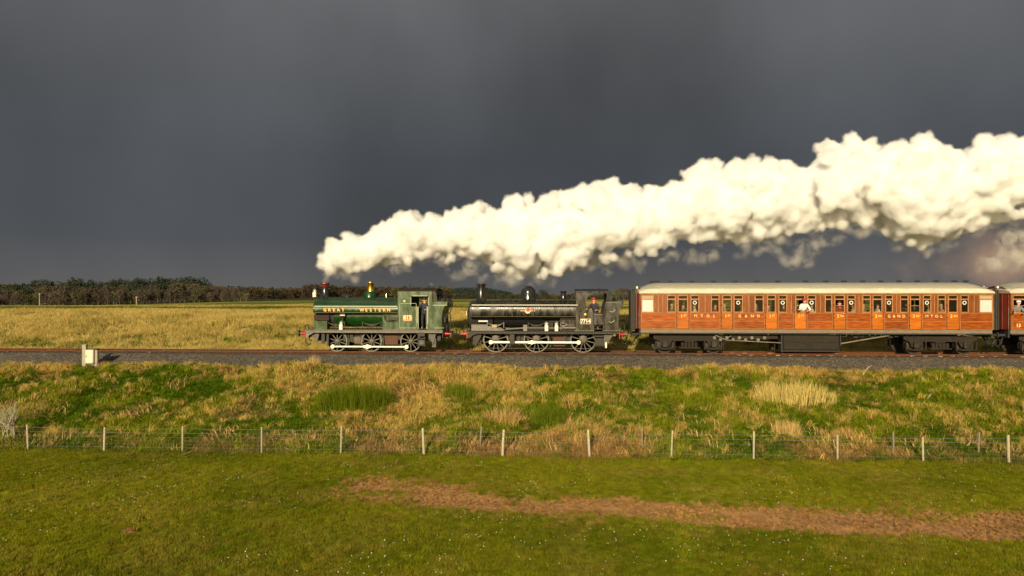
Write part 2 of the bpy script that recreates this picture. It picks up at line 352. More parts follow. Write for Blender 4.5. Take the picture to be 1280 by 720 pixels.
# ================================================================== ground
BASEY = ([-2000, 0, 150, 300, 390, 560, 640, 800, 3000], [386, 384, 381, 376.8, 375.5, 374.3, 374.6, 375, 375])
RIDGEY = ([-2000, 0, 200, 260, 310, 330, 390, 440, 500, 545, 568, 578, 602, 622, 645, 700, 800, 3000],
          [364, 362, 362, 364, 366, 365, 365, 364, 365, 363.5, 364.5, 363, 363, 366, 370, 371, 370.5, 369])
PY = [-90, -30, -15.2, -14.2, -13.2, -8, -3.4, -2.7, 3.2, 5, 9, 15, 21, 60]
PZ = [-2.95, -2.92, -2.88, -2.84, -2.62, -1.72, -.66, -.60, -.6, -.52, -.20, .70, 1.18, 1.20]
def gz(X, Y, bumps=True):
    X = np.asarray(X, float); Y = np.asarray(Y, float)
    z = np.interp(Y, PY, PZ)
    c, s = math.cos(TH), math.sin(TH)
    dep = (Y - CAM.y) * c - X * s; dep = np.maximum(dep, 1.0); lat = X * c + (Y - CAM.y) * s
    px = np.clip(640 + FPX * lat / dep, -1999, 2999)
    zf = CAM.z - (np.interp(px, *BASEY) - HOR) * 400 / FPX
    zr = CAM.z + (HOR - np.interp(px, *RIDGEY)) * 950 / FPX
    k = sstep(60, 330, Y); z = z * (1 - k) + zf * k
    k = sstep(450, 900, dep) * (Y > 60); z = z * (1 - k) + np.maximum(zr, zf + 1) * k
    if bumps:
        near = sstep(-2.7, -4.2, Y) * sstep(-14.5, -12.5, Y)
        z = z + near * (fbm(X, Y, 2.4, 3, 3) - .5) * .62 + near * (fbm(X, Y, .7, 9, 2) - .5) * .16
        fld = sstep(-14, -15.2, Y)
        z = z + fld * ((fbm(X, Y, 5, 21, 3) - .5) * .16 + (fbm(X, Y, .6, 25, 2) - .5) * .035)
        bk = sstep(3.6, 6, Y) * sstep(130, 50, Y)
        z = z + bk * (fbm(X, Y, 5, 31, 3) - .5) * .5
        fr = sstep(80, 200, Y) * sstep(420, 300, Y); z = z + fr * (fbm(X, Y, 60, 41, 3) - .5) * .8
    return z
def gpt(px, py):                                  # where the sight line through a photo pixel meets the ground
    Y = -35.0
    while Y < 400:
        x, y, z = W(px, py, Y)
        if z <= float(gz(x, Y, False)): break
        Y += .05 if Y < 30 else 1
    return x, Y, float(gz(x, Y))
DU = [(-.5, 405), (0, 470), (0, 560), (0, 620), (0, 700), (0, 800), (0, 900), (0, 1000), (0, 1090), (0, 1180), (0, 1290), (0, 1500)]
TOPL = ([400, 470, 560, 620, 700, 800, 900, 1000, 1090, 1180, 1290, 1800], [612, 604, 606, 617, 622, 622, 631, 635, 637, 639, 638, 634])
BOTL = ([400, 440, 480, 560, 610, 700, 840, 950, 1050, 1120, 1290, 1800], [622, 628, 632, 636, 640, 645, 650, 660, 668, 672, 673, 670])
def dirt(X, Y):                                   # worn earth track across the field: 0..1
    X = np.asarray(X, float); Y = np.asarray(Y, float)
    c, s = math.cos(TH), math.sin(TH); dep = np.maximum((Y - CAM.y) * c - X * s, .5); lat = X * c + (Y - CAM.y) * s
    px = 640 + FPX * lat / dep; py = HOR + (CAM.z + 2.90) / dep * FPX
    a = np.interp(px, *TOPL); b = np.interp(px, *BOTL)
    wob = (fbm(X, Y, 1.1, 51, 4) - .5) * 16 + (fbm(X, Y, .35, 57, 3) - .5) * 14
    d = np.minimum(py - a, b - py) + wob
    f = sstep(-4.5, 5.5, d) * sstep(392, 440, px)
    # a tongue of grass between the two left-hand arms
    t = np.exp(-((py - 618) / 4.0) ** 2) * sstep(430, 460, px) * sstep(540, 500, px)
    return f * (1 - .8 * t) * (.35 + .65 * sstep(.34, .50, fbm(X / 2.2, Y, .8, 59, 4)))

def cols(*c): return np.array(c)
GREEN = cols(.130, .152, .005); GREEN2 = cols(.196, .198, .008); STRAW = cols(.54, .39, .10); RUSSET = cols(.30, .17, .055); GOLD = cols(.52, .38, .10)
def lerp3(a, b, k): return a * (1 - k)[:, None] + b * k[:, None]
def straw_field(X, Y):                            # 0 green .. 1 dead straw, on the near bank
    n = fbm(X, Y, 4.2, 61, 4); n2 = fbm(X, Y, .8, 66, 2)
    v = (n - .5) * 3.4 + (n2 - .5) * 1.1 - .08
    v = v + .60 * sstep(-5.2, -3.6, Y) + .9 * sstep(-12.6, -13.3, Y) * np.clip((fbm(X, Y * 0, 2.6, 64, 3) - .42) * 6, 0, 1) * sstep(-14.5, -13.9, Y)
    px, _ = topx(X, Y) if False else (640 + FPX * (X * math.cos(TH) + (Y - CAM.y) * math.sin(TH)) / ((Y - CAM.y) * math.cos(TH) - X * math.sin(TH)), 0)
    v = v - .55 * sstep(330, 120, px) * sstep(-4, -6, Y) - .45 * sstep(700, 900, px) * sstep(-4.5, -6, Y) + .25 * sstep(330, 420, px) * sstep(760, 640, px)
    return np.clip(v, 0, 1)
def far_straw(X, Y):
    n = fbm(X / 3.0, Y, 7, 71, 4); n2 = fbm(X, Y, 2, 75, 2)
    v = .44 + (n - .5) * 1.6 + (n2 - .5) * 2.0 - .05 * sstep(14, 7, Y) + .28 * sstep(13, 20, Y)
    return np.clip(v, 0, 1)

def axis(parts):
    out = []
    for a, b, st in parts: out += list(np.arange(a, b, st))
    return np.array(out + [parts[-1][1]])
def geo_axis(a, b, n): return list(np.geomspace(a, b, n))
xs = np.array([-x for x in geo_axis(44, 2600, 46)][::-1] + list(np.arange(-43.5, 43.6, .3)) + geo_axis(44, 2600, 46))
ys = np.array(list(np.arange(-60, -30, 2.0)) + list(np.arange(-30, -13, .18)) + list(np.arange(-13, 6, .25)) + list(np.arange(6, 30, .6)) + geo_axis(30, 3200, 110))
GX, GY = np.meshgrid(xs, ys); gx, gy = GX.ravel(), GY.ravel()
gzv = gz(gx, gy)
dv = dirt(gx, gy) * (gy < -14.6)
gzv = gzv - dv * .045 + dv * (fbm(gx, gy, .45, 81, 3) - .5) * .10
sf = straw_field(gx, gy); ff = far_straw(gx, gy)
colr = lerp3(np.tile(GREEN * .8, (len(gx), 1)), np.tile(GREEN2, (len(gx), 1)), fbm(gx, gy, 2.5, 91, 3))
kb = sstep(-14.4, -13.6, gy) * (gy < 3)
colr = lerp3(colr, lerp3(np.tile(GREEN * .6, (len(gx), 1)), np.tile(RUSSET * .7, (len(gx), 1)), sf), kb)
kf = sstep(2, 4, gy); colr = lerp3(colr, lerp3(np.tile(cols(.10, .14, .018), (len(gx), 1)), np.tile(STRAW, (len(gx), 1)), ff), kf)
dep_ = (gy - CAM.y) * math.cos(TH) - gx * math.sin(TH)
# tidy bands of green and dead grass on the far pasture
band = fbm(gx / 70, np.log(np.maximum(gy, 1) + 41) * 7, 1, 95, 3); kk = sstep(60, 100, gy)
colr = lerp3(colr, lerp3(np.tile(cols(.13, .17, .03), (len(gx), 1)), np.tile(GOLD, (len(gx), 1)), sstep(.50, .56, band)), kk)
kk = sstep(200, 260, gy); colr = lerp3(colr, lerp3(np.tile(cols(.12, .16, .025), (len(gx), 1)), np.tile(cols(.34, .29, .07), (len(gx), 1)), sstep(.38, .60, fbm(gx / 30, gy / 4, 3, 98, 3))), kk * .85)
kw = sstep(405, 440, dep_); moor = lerp3(np.tile(cols(.030, .030, .014), (len(gx), 1)), np.tile(cols(.085, .065, .035), (len(gx), 1)), fbm(gx, gy, 60, 97, 4)); colr = lerp3(colr, moor, kw)
soil = lerp3(np.tile(cols(.34, .165, .060), (len(gx), 1)), np.tile(cols(.50, .29, .12), (len(gx), 1)), fbm(gx, gy, .5, 99, 3))
colr = lerp3(colr, soil, np.clip(dv, 0, 1))
nx, ny = len(xs), len(ys); ii = np.arange(nx * ny).reshape(ny, nx)
faces = np.stack([ii[:-1, :-1].ravel(), ii[:-1, 1:].ravel(), ii[1:, 1:].ravel(), ii[1:, :-1].ravel()], 1)
def attr_mat(name, scale, rough=.95, bump=.4, bscale=30., lo=.7, hi=1.3, transl=0.0, inst=False, dist=.03):
    m = bpy.data.materials.new(name); m.use_nodes = True; t = m.node_tree; L = t.links; p = t.nodes['Principled BSDF']
    a = N(t, 'ShaderNodeAttribute'); a.attribute_name = 'tint'
    if inst: a.attribute_type = 'INSTANCER'
    c = N(t, 'ShaderNodeTexCoord'); nn = N(t, 'ShaderNodeTexNoise'); nn.inputs['Scale'].default_value = scale; nn.inputs['Detail'].default_value = 8; nn.inputs['Roughness'].default_value = .7
    L.new(c.outputs['Object'], nn.inputs['Vector']); r = N(t, 'ShaderNodeMapRange'); r.inputs['From Min'].default_value = .3; r.inputs['From Max'].default_value = .7
    r.inputs['To Min'].default_value = lo; r.inputs['To Max'].default_value = hi; L.new(nn.outputs['Fac'], r.inputs['Value'])
    s_ = N(t, 'ShaderNodeVectorMath', operation='SCALE'); L.new(a.outputs['Color'], s_.inputs[0]); L.new(r.outputs[0], s_.inputs['Scale'])
    L.new(s_.outputs[0], p.inputs['Base Color']); p.inputs['Roughness'].default_value = rough; p.inputs['Specular IOR Level'].default_value = .05
    if bump:
        n2 = N(t, 'ShaderNodeTexNoise'); n2.inputs['Scale'].default_value = bscale; n2.inputs['Detail'].default_value = 5; L.new(c.outputs['Object'], n2.inputs['Vector'])
        bp = N(t, 'ShaderNodeBump'); bp.inputs['Strength'].default_value = bump; bp.inputs['Distance'].default_value = dist; L.new(n2.outputs['Fac'], bp.inputs['Height']); L.new(bp.outputs[0], p.inputs['Normal'])
    if transl:
        tr = N(t, 'ShaderNodeBsdfTranslucent'); L.new(s_.outputs[0], tr.inputs[0]); mx = N(t, 'ShaderNodeMixShader'); mx.inputs[0].default_value = transl
        L.new(p.outputs[0], mx.inputs[1]); L.new(tr.outputs[0], mx.inputs[2]); L.new(mx.outputs[0], t.nodes['Material Output'].inputs[0])
    return m
M['ground'] = attr_mat('ground', 3.0, bump=.7, bscale=14, lo=.6, hi=1.35)
g = put('ground', mesh_np('ground', np.stack([gx, gy, gzv], 1), faces, M['ground'], True, {'tint': ('FLOAT_VECTOR', colr)})); g['kind'] = 'structure'

# ================================================================== track
def ballast_mat():
    m = bpy.data.materials.new('ballast_stone'); m.use_nodes = True; t = m.node_tree; L = t.links; p = t.nodes['Principled BSDF']; p.inputs['Roughness'].default_value = .9
    c = N(t, 'ShaderNodeTexCoord'); v = N(t, 'ShaderNodeTexVoronoi'); v.inputs['Scale'].default_value = 21; L.new(c.outputs['Object'], v.inputs['Vector'])
    sp = N(t, 'ShaderNodeSeparateColor'); L.new(v.outputs['Color'], sp.inputs[0])
    r = N(t, 'ShaderNodeValToRGB'); r.color_ramp.elements[0].color = (.026, .020, .015, 1); r.color_ramp.elements[1].color = (.165, .135, .10, 1); r.color_ramp.elements[1].position = 1
    e = r.color_ramp.elements.new(.5); e.color = (.070, .057, .043, 1); L.new(sp.outputs[0], r.inputs[0])
    nn = N(t, 'ShaderNodeTexNoise'); nn.inputs['Scale'].default_value = .7; nn.inputs['Detail'].default_value = 4; L.new(c.outputs['Object'], nn.inputs['Vector'])
    at = N(t, 'ShaderNodeAttribute'); at.attribute_name = 'rusty'
    mx = N(t, 'ShaderNodeMix', data_type='RGBA'); mx.blend_type = 'MULTIPLY'; L.new(at.outputs['Fac'], mx.inputs['Factor']); L.new(r.outputs[0], mx.inputs['A']); mx.inputs['B'].default_value = (.80, .38, .16, 1)
    m2 = N(t, 'ShaderNodeMapRange'); m2.inputs['To Min'].default_value = .7; m2.inputs['To Max'].default_value = 1.25; L.new(nn.outputs['Fac'], m2.inputs['Value'])
    s_ = N(t, 'ShaderNodeVectorMath', operation='SCALE'); L.new(mx.outputs['Result'], s_.inputs[0]); L.new(m2.outputs[0], s_.inputs['Scale']); L.new(s_.outputs[0], p.inputs['Base Color'])
    bp = N(t, 'ShaderNodeBump'); bp.inputs['Strength'].default_value = 1; bp.inputs['Distance'].default_value = .03; L.new(v.outputs['Distance'], bp.inputs['Height']); bp.invert = True; L.new(bp.outputs[0], p.inputs['Normal'])
    return m
bx_ = np.arange(-70, 70.01, .11); by_ = np.concatenate([np.arange(-3.3, -1.2, .10), np.arange(-1.2, 1.3, .2), np.arange(1.3, 3.3, .14)])
BX, BY = np.meshgrid(bx_, by_); bxv, byv = BX.ravel(), BY.ravel()
bz = np.interp(byv, [-3.3, -2.75, -1.75, -1.45, 1.45, 1.75, 2.75, 3.3], [-.74, -.56, -.12, -.105, -.105, -.12, -.56, -.74]) + .03 * (bxv < 9) + (rng.random(len(bxv)) - .5) * .045 + (fbm(bxv, byv, 1.3, 15, 3) - .5) * .08 * (np.abs(byv) > 1.5)
rusty = np.clip(1.3 - np.abs(np.abs(byv) - .75) / .6, 0, 1)
nx2, ny2 = len(bx_), len(by_); ii = np.arange(nx2 * ny2).reshape(ny2, nx2)
g = put('ballast', mesh_np('ballast', np.stack([bxv, byv, bz], 1), np.stack([ii[:-1, :-1].ravel(), ii[:-1, 1:].ravel(), ii[1:, 1:].ravel(), ii[1:, :-1].ravel()], 1), ballast_mat(), False, {'rusty': ('FLOAT', rusty)})); g['kind'] = 'structure'

trk = tthing('railway_track', 'single line of rusty rails on sleepers under the train', 'railway track', (0, 0, 0))
for s in (-1, 1):
    y = s * .7525
    prof = [(y - .07, -.155), (y + .07, -.155), (y + .07, -.143), (y + .012, -.122), (y + .012, -.045), (y + .034, -.034), (y + .034, -.001), (y - .034, -.001), (y - .034, -.034), (y - .012, -.045), (y - .012, -.122), (y - .07, -.143)]
    rl = B().prism(prof, 'x', -70, 70).build('rail', M['rail'], trk, smooth=False)
    B().box(-70, 70, y - .028, y + .028, -.001, .002).build('running_surface', M['railtop'], rl, smooth=False)
sm = B().box(-.125, .125, -1.3, 1.3, -.255, -.127)
for s in (-1, 1): sm.box(-.10, .10, s * .7525 - .19, s * .7525 - .075, -.127, -.07).box(-.10, .10, s * .7525 + .075, s * .7525 + .19, -.127, -.07)
sm = sm.mesh('sleeper', M['sleeper'], smooth=False)
x = -40.0; k = 0
while x < 40:
    put('sleeper', sm, trk, (x + random.uniform(-.02, .02), random.uniform(-.07, .07), random.uniform(-.03, .006)), (0, 0, random.uniform(-.01, .01))); x += .70

# ================================================================== wheels and shared running gear
def wheel(parent, X, r, spokes, side, pin=(-.2, -.3), pinlen=.10, heavy=False, name='wheel', tyre_w=.055):
    """side -1: near face at y = -0.80; the wheel's disc is modelled about its own centre"""
    z = r; y = side * .745; loc = Vector((X, y, z)) - org(parent)
    b = B(); f = side                                # outward direction in y
    b.lathe([(.0, -.09 * f), (r * .20, -.09 * f), (r * .20, .07 * f), (r * .12, .085 * f), (0, .085 * f)], (0, 0, 0), 'y', 16)
    for i in range(spokes):
        a = 2 * math.pi * (i + .5) / spokes; d = Vector((math.cos(a), 0, math.sin(a)))
        b.beam(d * r * .17, d * (r - tyre_w - .01), .022, .020 + .006)
    if spokes == 0: b.lathe([(r * .2, .03 * f), (r - tyre_w, .015 * f), (r - tyre_w, -.015 * f), (r * .2, 0)], (0, 0, 0), 'y', 28)
    # crank boss
    if pin: b.lathe([(0, -.02 * f), (r * .16, -.02 * f), (r * .16, .06 * f), (0, .06 * f)], (pin[0], 0, pin[1]), 'y', 12)
    o = put(name, b.mesh(name, M['wheel']), parent, loc); ORG[o.name] = Vector((0, 0, 0))
    t = B().lathe([(r - tyre_w, -.065 * f), (r + .025, -.065 * f), (r + .025, -.045 * f), (r, -.03 * f), (r - .004, .06 * f), (r - tyre_w, .06 * f), (r - tyre_w, -.065 * f)], (0, 0, 0), 'y', 36)
    t.build('tyre', M['tyre'], o)
    if heavy:                                        # balance weight opposite the crank
        a0 = math.atan2(-pin[1], -pin[0]); wgt = B(); n = 8; half = R(32)
        out = [((r - tyre_w + .005) * math.cos(a0 - half + 2 * half * i / n), (r - tyre_w + .005) * math.sin(a0 - half + 2 * half * i / n)) for i in range(n + 1)]
        wgt.prism(out, 'y', -.035, .035); wgt.build('balance_weight', M['wheel'], o)
    if pin:
        B().lathe([(0, .06 * f), (.05, .06 * f), (.05, (.06 + pinlen) * f), (0, (.06 + pinlen) * f)], (pin[0], 0, pin[1]), 'y', 12).build('crank_pin', M['rod'], o)
    return o
def buffer(parent, X, side_x, Y, Z, red=True, length=.44):
    b = B(); d = side_x
    b.lathe([(0, 0), (.15, 0), (.15, .03 * d), (.095, .05 * d), (.085, length * .6 * d), (0, length * .6 * d)], (X, Y, Z), 'x', 14)
    o = b.build('buffer', M['red'] if red else M['under'], parent)
    B().lathe([(0, length * .5 * d), (.05, length * .5 * d), (.05, (length - .04) * d), (.19, (length - .035) * d), (.20, (length - .005) * d), (0, length * d)], (X, Y, Z), 'x', 18).build('buffer_head', M['frame'] if not red else M['tyre'], o)
def hook_pts(X, Z, s, d=1):
    return [(X, 0, Z), (X + .06 * s * d, 0, Z - .02), (X + .14 * s * d, 0, Z - .12), (X + .12 * s * d, 0, Z - .24), (X + .02 * s * d, 0, Z - .3), (X - .02 * s * d, 0, Z - .24)]
def spring(parent, X, Y, Z, L_, n=5, up=True, mat='frame'):
    b = B()
    for k in range(n):
        l = L_ / 2 * (1 - .16 * k); pts = []
        for i in range(9):
            t = -1 + 2 * i / 8; pts.append((X + l * t, Y, Z + (1 if up else -1) * (.13 * (t * l / (L_ / 2)) ** 2 - .022 * k)))
        for p, q in zip(pts[:-1], pts[1:]): b.beam(p, q, .045, .009)
    b.box(X - .05, X + .05, Y - .06, Y + .06, Z - .13, Z + .03)
    for s in (-1, 1): b.box(X + s * L_ / 2 - .02, X + s * L_ / 2 + .02, Y - .03, Y + .03, Z - .14 if up else Z - .2, Z + .16 if up else Z)
    return b.build('leaf_spring', M[mat], parent)
def lamp(parent, X, Y, Z, h=.40, mat='white'):
    b = B(); b.box(X - .095, X + .095, Y - .09, Y + .09, Z, Z + h * .66); b.lathe([(.085, h * .66), (.085, h * .74), (.05, h * .84), (.05, h * .95), (0, h)], (X, Y, Z), 'z', 12)
    b.lathe([(.062, -.01), (.062, -.03), (0, -.03)], (X, Y - .09, Z + h * .38), 'y', 12)
    hd = [(X + .09 * math.cos(a), Y, Z + h * .8 + .13 * math.sin(a)) for a in [math.pi * i / 8 for i in range(9)]]
    b.tube(hd, .010, 5); return b.build('lamp', M[mat], parent, bevel=.006)
def arc(cx, cz, r, a0, a1, n): return [(cx + r * math.cos(R(a0 + (a1 - a0) * i / n)), cz + r * math.sin(R(a0 + (a1 - a0) * i / n))) for i in range(n + 1)]
def plate_text(parent, txt, X, Y, Z, size, mat, space=1.0, name='lettering', depth=.004, bold=0.0, sx=1.0):
    me = text_mesh(txt, size, mat, depth, space, name, bold)
    o = put(name, me, parent, Vector((X, Y, Z)) - org(parent), (R(90), 0, 0), (sx, 1, 1)); ORG[o.name] = org(parent); return o
def hose(parent, X, Z0, Z1, s, Y=-.35):
    B().tube([(X, Y, Z0), (X, Y, Z1 - .1), (X + .08 * s, Y, Z1), (X + .18 * s, Y, Z1 - .10), (X + .22 * s, Y, Z1 - .45), (X + .14 * s, Y, Z0 + .05)], .032, 7).build('vacuum_hose', M['soot'], parent)
def pb(b, px0, px1, py0, py1, Yn, Yf):            # box measured in the photo on its near face
    pm = (px0 + px1) / 2
    return b.box(wx(px0, Yn), wx(px1, Yn), Yn, Yf, wz(py1, pm, Yn), wz(py0, pm, Yn))
# ================================================================== green saddle tank locomotive
def green_engine():
    L0 = (wx(467, 0), 0, 0)
    t = tthing('steam_locomotive', 'green saddle tank locomotive with brass dome cap, at the head of the train', 'steam locomotive', L0, 'locomotives hauling the train')
    Zf = wz(412.3, 467, -1.25); Zv = wz(416.2, 467, -1.25)      # footplate top, valance bottom
    xf, xr = wx(381.5, -1.2), wx(553.5, -1.2)
    # footplate with valance
    b = B(); b.box(xf, xr, -1.26, 1.26, Zf - .05, Zf)
    for s in (-1, 1): b.box(xf + .02, xr - .02, min(s * 1.22, s * 1.19), max(s * 1.22, s * 1.19), Zv, Zf - .05)
    for s in (-1, 1):
        b.prism([(xf, Zv), (xf + .02, Zv - .30), (xf + .10, Zv - .34), (xf + .22, Zv - .14), (xf + .5, Zv)], 'y', s * 1.18 - .02, s * 1.18 + .02)
    b.build('footplate', M['plate'], t, bevel=.01)
    # rivets along the footplate edge
    b = B()
    for i in range(60):
        X = xf + .1 + (xr - xf - .2) * i / 59; b.box(X - .012, X + .012, -1.235, -1.22, Zf - .10, Zf - .076)
    b.build('rivet_row', M['frame'], t)['kind'] = 'stuff'
    # frames
    fr = [(xf + .25, Zv + .02), (xr - .2, Zv + .02), (xr - .2, .62), (xr - .55, .40), (xr - .75, .62), (xr - 1.1, .62), (xr - 1.1, .78)]
    for s in (-1, 1):
        b = B(); y = s * .62
        b.prism([(xf + .25, Zv + .02), (xr - .2, Zv + .02), (xr - .2, .66), (xr - .5, .52), (xr - .9, .62), (xr - 1.5, .66), (xf + 1.2, .66), (xf + .9, .56), (xf + .55, .60), (xf + .35, .85)], 'y', y - .03, y + .03)
        b.build('frame_plate', M['frame'], t)
    # buffer beams
    for X, s in ((xf, -1), (xr, 1)):
        B().box(X - .03, X + .03, -1.24, 1.24, Zv - .28, Zf - .04).build('buffer_beam', M['red'] if s < 0 else M['frame'], t, bevel=.01)
        for y in (-.87, .87): buffer(t, X + .03 * s, s, y, wz(417, 467, -.9))
        B().tube(hook_pts(X + .05 * s, wz(420, 467, 0), 1, s), .03, 6).build('coupling_hook', M['frame'], t)
    B().tube([(xf - .05, -.2, .95), (xf - .3, -.2, .72), (xf - .32, -.2, .45), (xf - .12, -.2, .33), (xf - .02, -.2, .42)], .03, 6).build('screw_coupling', M['frame'], t)
    hose(t, xf - .10, Zf - .3, Zf + .25, -1); hose(t, xr + .12, .85, Zf + .95, 1, -.5)
    # wheels, rods
    r = .585; wxs = [wx(p, -.8) for p in (421.3, 464.4, 513.3)]; pin = (-.19, -.29)
    for s in (-1, 1):
        for X in wxs: wheel(t, X, r, 10, s, pin, .14)
    for s in (-1, 1):
        y = s * .98; b = B()
        for a, c in zip(wxs[:-1], wxs[1:]): b.box(a + pin[0], c + pin[0], y - .022, y + .022, r + pin[1] - .042, r + pin[1] + .042)
        for k, X in enumerate(wxs): b.lathe([(0, -.05), (.115 if k != 1 else .13, -.05), (.115 if k != 1 else .13, .05), (0, .05)], (X + pin[0], y, r + pin[1]), 'y', 14)
        b.box(wxs[1] + pin[0] - .22, wxs[1] + pin[0] + .2, y - .04, y + .04, r + pin[1] - .075, r + pin[1] + .075)
        b.build('coupling_rod', M['rod'], t, bevel=.008)
    for X in wxs: B().cyl((X, 0, r), .08, -.7, .7, 'y', 12).build('axle', M['frame'], t)
    # things between the wheels
    for X in [wxs[0] + .45, wxs[0] + .82, wxs[1] + .55, wxs[1] - .52, wxs[0] - .6, wxs[2] + .55]:
        B().box(X - .10, X + .10, -.80, -.70, .55, 1.02).build('brake_hanger', M['frame'], t, bevel=.01)
    for X in wxs[:2]:
        b = B(); b.prism([(X + .60, .28), (X + .66, .28), (X + .72, .6), (X + .66, .95), (X + .60, .95), (X + .65, .6)], 'y', -.80, -.70); b.build('brake_block', M['frame'], t)
    pb(B(), 479.5, 497.5, 418, 431, -.68, .68).build('ashpan', M['rust'], t, bevel=.02)
    pb(B(), 439, 453, 421, 428, -.76, -.6).build('guide_bracket', M['wheel'], t, bevel=.015)
    # steps under the cab door, tool box, rear hanger
    b = B(); pb(b, 522.5, 531, 415.5, 420.5, -1.22, -1.0); pb(b, 521, 532, 422.5, 424, -1.26, -.95); pb(b, 521, 532, 431, 432.6, -1.26, -.95); pb(b, 522, 524, 420, 432, -1.05, -1.0); pb(b, 529.5, 531.5, 420, 432, -1.05, -1.0)
    b.build('cab_step', M['frame'], t, bevel=.008)
    pb(B(), 524, 529.5, 424, 431, -1.06, -.98).build('step_back', M['wheel'], t)
    b = B(); X0, X1 = wx(535, -.95), wx(548, -.95)
    b.prism([(X0, 1.13), (X1, 1.13), (X1 - .15, .95), (X1 - .22, .62), (X0 + .28, .40), (X0 + .18, .62), (X0 + .05, .80)], 'y', -.97, -.90); b.build('guard_iron', M['wheel'], t, bevel=.01)
    pb(B(), 540, 545, 423, 434, -.9, -.84).build('rear_hanger', M['wheel'], t)
    b = B(); X0, X1 = wx(383, -.95), wx(399, -.95)
    b.prism([(X0, 1.12), (X1, 1.12), (X1, .92), (X1 - .1, .55), (X1 - .24, .50), (X1 - .30, .80), (X0 + .2, .92)], 'y', -.98, -.90); b.build('guard_iron', M['wheel'], t, bevel=.01)
    b = B(); b.box(wx(402, -.98), wx(406, -.98), -1.0, -.92, .45, 1.1); b.box(wx(409, -.98), wx(411, -.98), -1.0, -.92, .35, 1.1); b.build('sand_pipe', M['frame'], t)
    # smokebox, saddle, sand box
    xt0, xt1 = wx(391.5, -1.1), wx(498, -1.1)
    Zt, Zb = wz(371.6, 445, 0), wz(391.8, 445, -1.15)
    B().lathe([(0, 0), (.60, 0), (.66, .06), (.66, 1.05), (0, 1.05)], (xt0 - .02, 0, 2.02), 'x', 28).build('smokebox', M['soot'], t)
    sbx = B(); pb(sbx, 392.5, 411.5, 393.6, 400.5, -.80, .80); sbx.build('smokebox_saddle', M['darkred'], t, bevel=.01)
    pb(B(), 391.8, 409, 401, 412.2, -1.12, -.6).build('sand_box', M['green'], t, bevel=.012)
    pb(B(), 391.8, 409, 401, 412.2, .6, 1.12).build('sand_box', M['green'], t, bevel=.012)
    dr = B().lathe([(0, -.10), (.3, -.09), (.5, -.04), (.56, 0)], (xt0 - .04, 0, 2.02), 'x', 24).build('smokebox_door', M['soot'], t)
    B().tube([(xt0 - .16, 0, 2.02), (xt0 - .2, 0, 2.02), (xt0 - .2, .0, 2.18)], .018, 5).build('handle', M['rod'], dr)
    # boiler
    B().lathe([(.62, 0), (.62, wx(477.5, -.6) - wx(411, -.6))], (wx(411, -.6), 0, 1.98), 'x', 36).build('boiler', M['greenboiler'], t, ang=60)
    b = B()
    for px in (436.5, 477): b.lathe([(.628, 0), (.632, .02), (.632, .06), (.628, .08)], (wx(px, -.6), 0, 1.98), 'x', 36)
    b.build('boiler_band', M['greentank'], t, ang=60)
    bf = B(); pb(bf, 478, 498.5, 402.5, 412.3, -1.0, 1.0); pb(bf, 478, 498.5, 392, 402.5, -.72, .72); bf.build('firebox_side', M['green'], t, bevel=.012)
    # saddle tank: curved top over flat sides
    half = [(-1.02, Zb), (-1.12, Zb + .04), (-1.165, Zb + .12), (-1.17, Zb + .26), (-1.14, Zb + .40), (-1.06, Zb + .53), (-.92, Zb + .65), (-.72, Zb + .745), (-.45, Zt - .04), (-.2, Zt - .008)]
    prof = half + [(0, Zt)] + [(-y, z) for y, z in half[::-1]] + [(.62, Zb), (.55, Zb + .3), (0, Zb + .45), (-.55, Zb + .3), (-.62, Zb)]
    tank = B().prism(prof, 'x', xt0, xt1 - .004).build('saddle_tank', M['greentank'], t, bevel=.012, ang=30)
    lw = B()      # painted lining along the tank, and the band under it
    def onside(z):
        ys = [p[0] for p in half]; zs = [p[1] for p in half]; return float(np.interp(z, zs, ys))
    for (za, zb_) in ((wz(383.4, 445, -1.12), wz(382.2, 445, -1.12)), (wz(391.0, 445, -1.15), wz(390.6, 445, -1.15))):
        lw.grid([[(X, onside(z) - .006, z) for z in (za, (za + zb_) / 2, zb_)] for X in (xt0 + .06, xt1 - .06)])
    lw.build('lining', M['lining'], tank)
    pnl = B(); za, zb_ = wz(390.4, 445, -1.15), wz(384.3, 445, -1.15)
    pnl.grid([[(X, onside(z) - .004, z) for z in np.linspace(za, zb_, 4)] for X in (xt0 + .1, xt1 - .1)]); pnl.build('lit_side_band', M['green'], tank)  # lighter green strip, the brighter light on the steep lower side painted in
    zt_ = (wz(385, 445, -1.17) + wz(390, 445, -1.17)) / 2; hgt = .235
    for txt, pxa, pxb in (('GREAT', 403.3, 431.5), ('WESTERN', 449.5, 488.5)):
        n = len(txt)
        for i, ch in enumerate(txt):
            X = wx(pxa + (pxb - pxa) * (i + .5) / n, -1.18)
            plate_text(tank, ch, X + .018, -1.178, zt_ - .014, hgt, M['goldred'], depth=.002, bold=.012, sx=1.05, name='letter_shade')
            plate_text(tank, ch, X, -1.186, zt_, hgt, M['gold'], depth=.002, bold=.005, sx=1.05, name='letter')
    b = B()
    for px in (393, 440, 497): b.box(wx(px, -1.1) - .012, wx(px, -1.1) + .012, -.5, .5, Zt - .03, Zt + .012)
    for i in range(8): b.ball((xt0 + .3 + i * (xt1 - xt0 - .5) / 7, -.42, Zt - .01), .028, sub=1)
    b.build('tank_top_strap', M['greentank'], t)
    # chimney
    xc = wx(406.3, 0); z0 = Zt - .06; zc = wz(354.2, 406, 0)
    b = B(); b.lathe([(.34, z0), (.27, z0 + .05), (.20, z0 + .16), (.185, zc - .22)], (xc, 0, 0), 'z', 24)
    ch = b.build('chimney', M['gloss'], t)
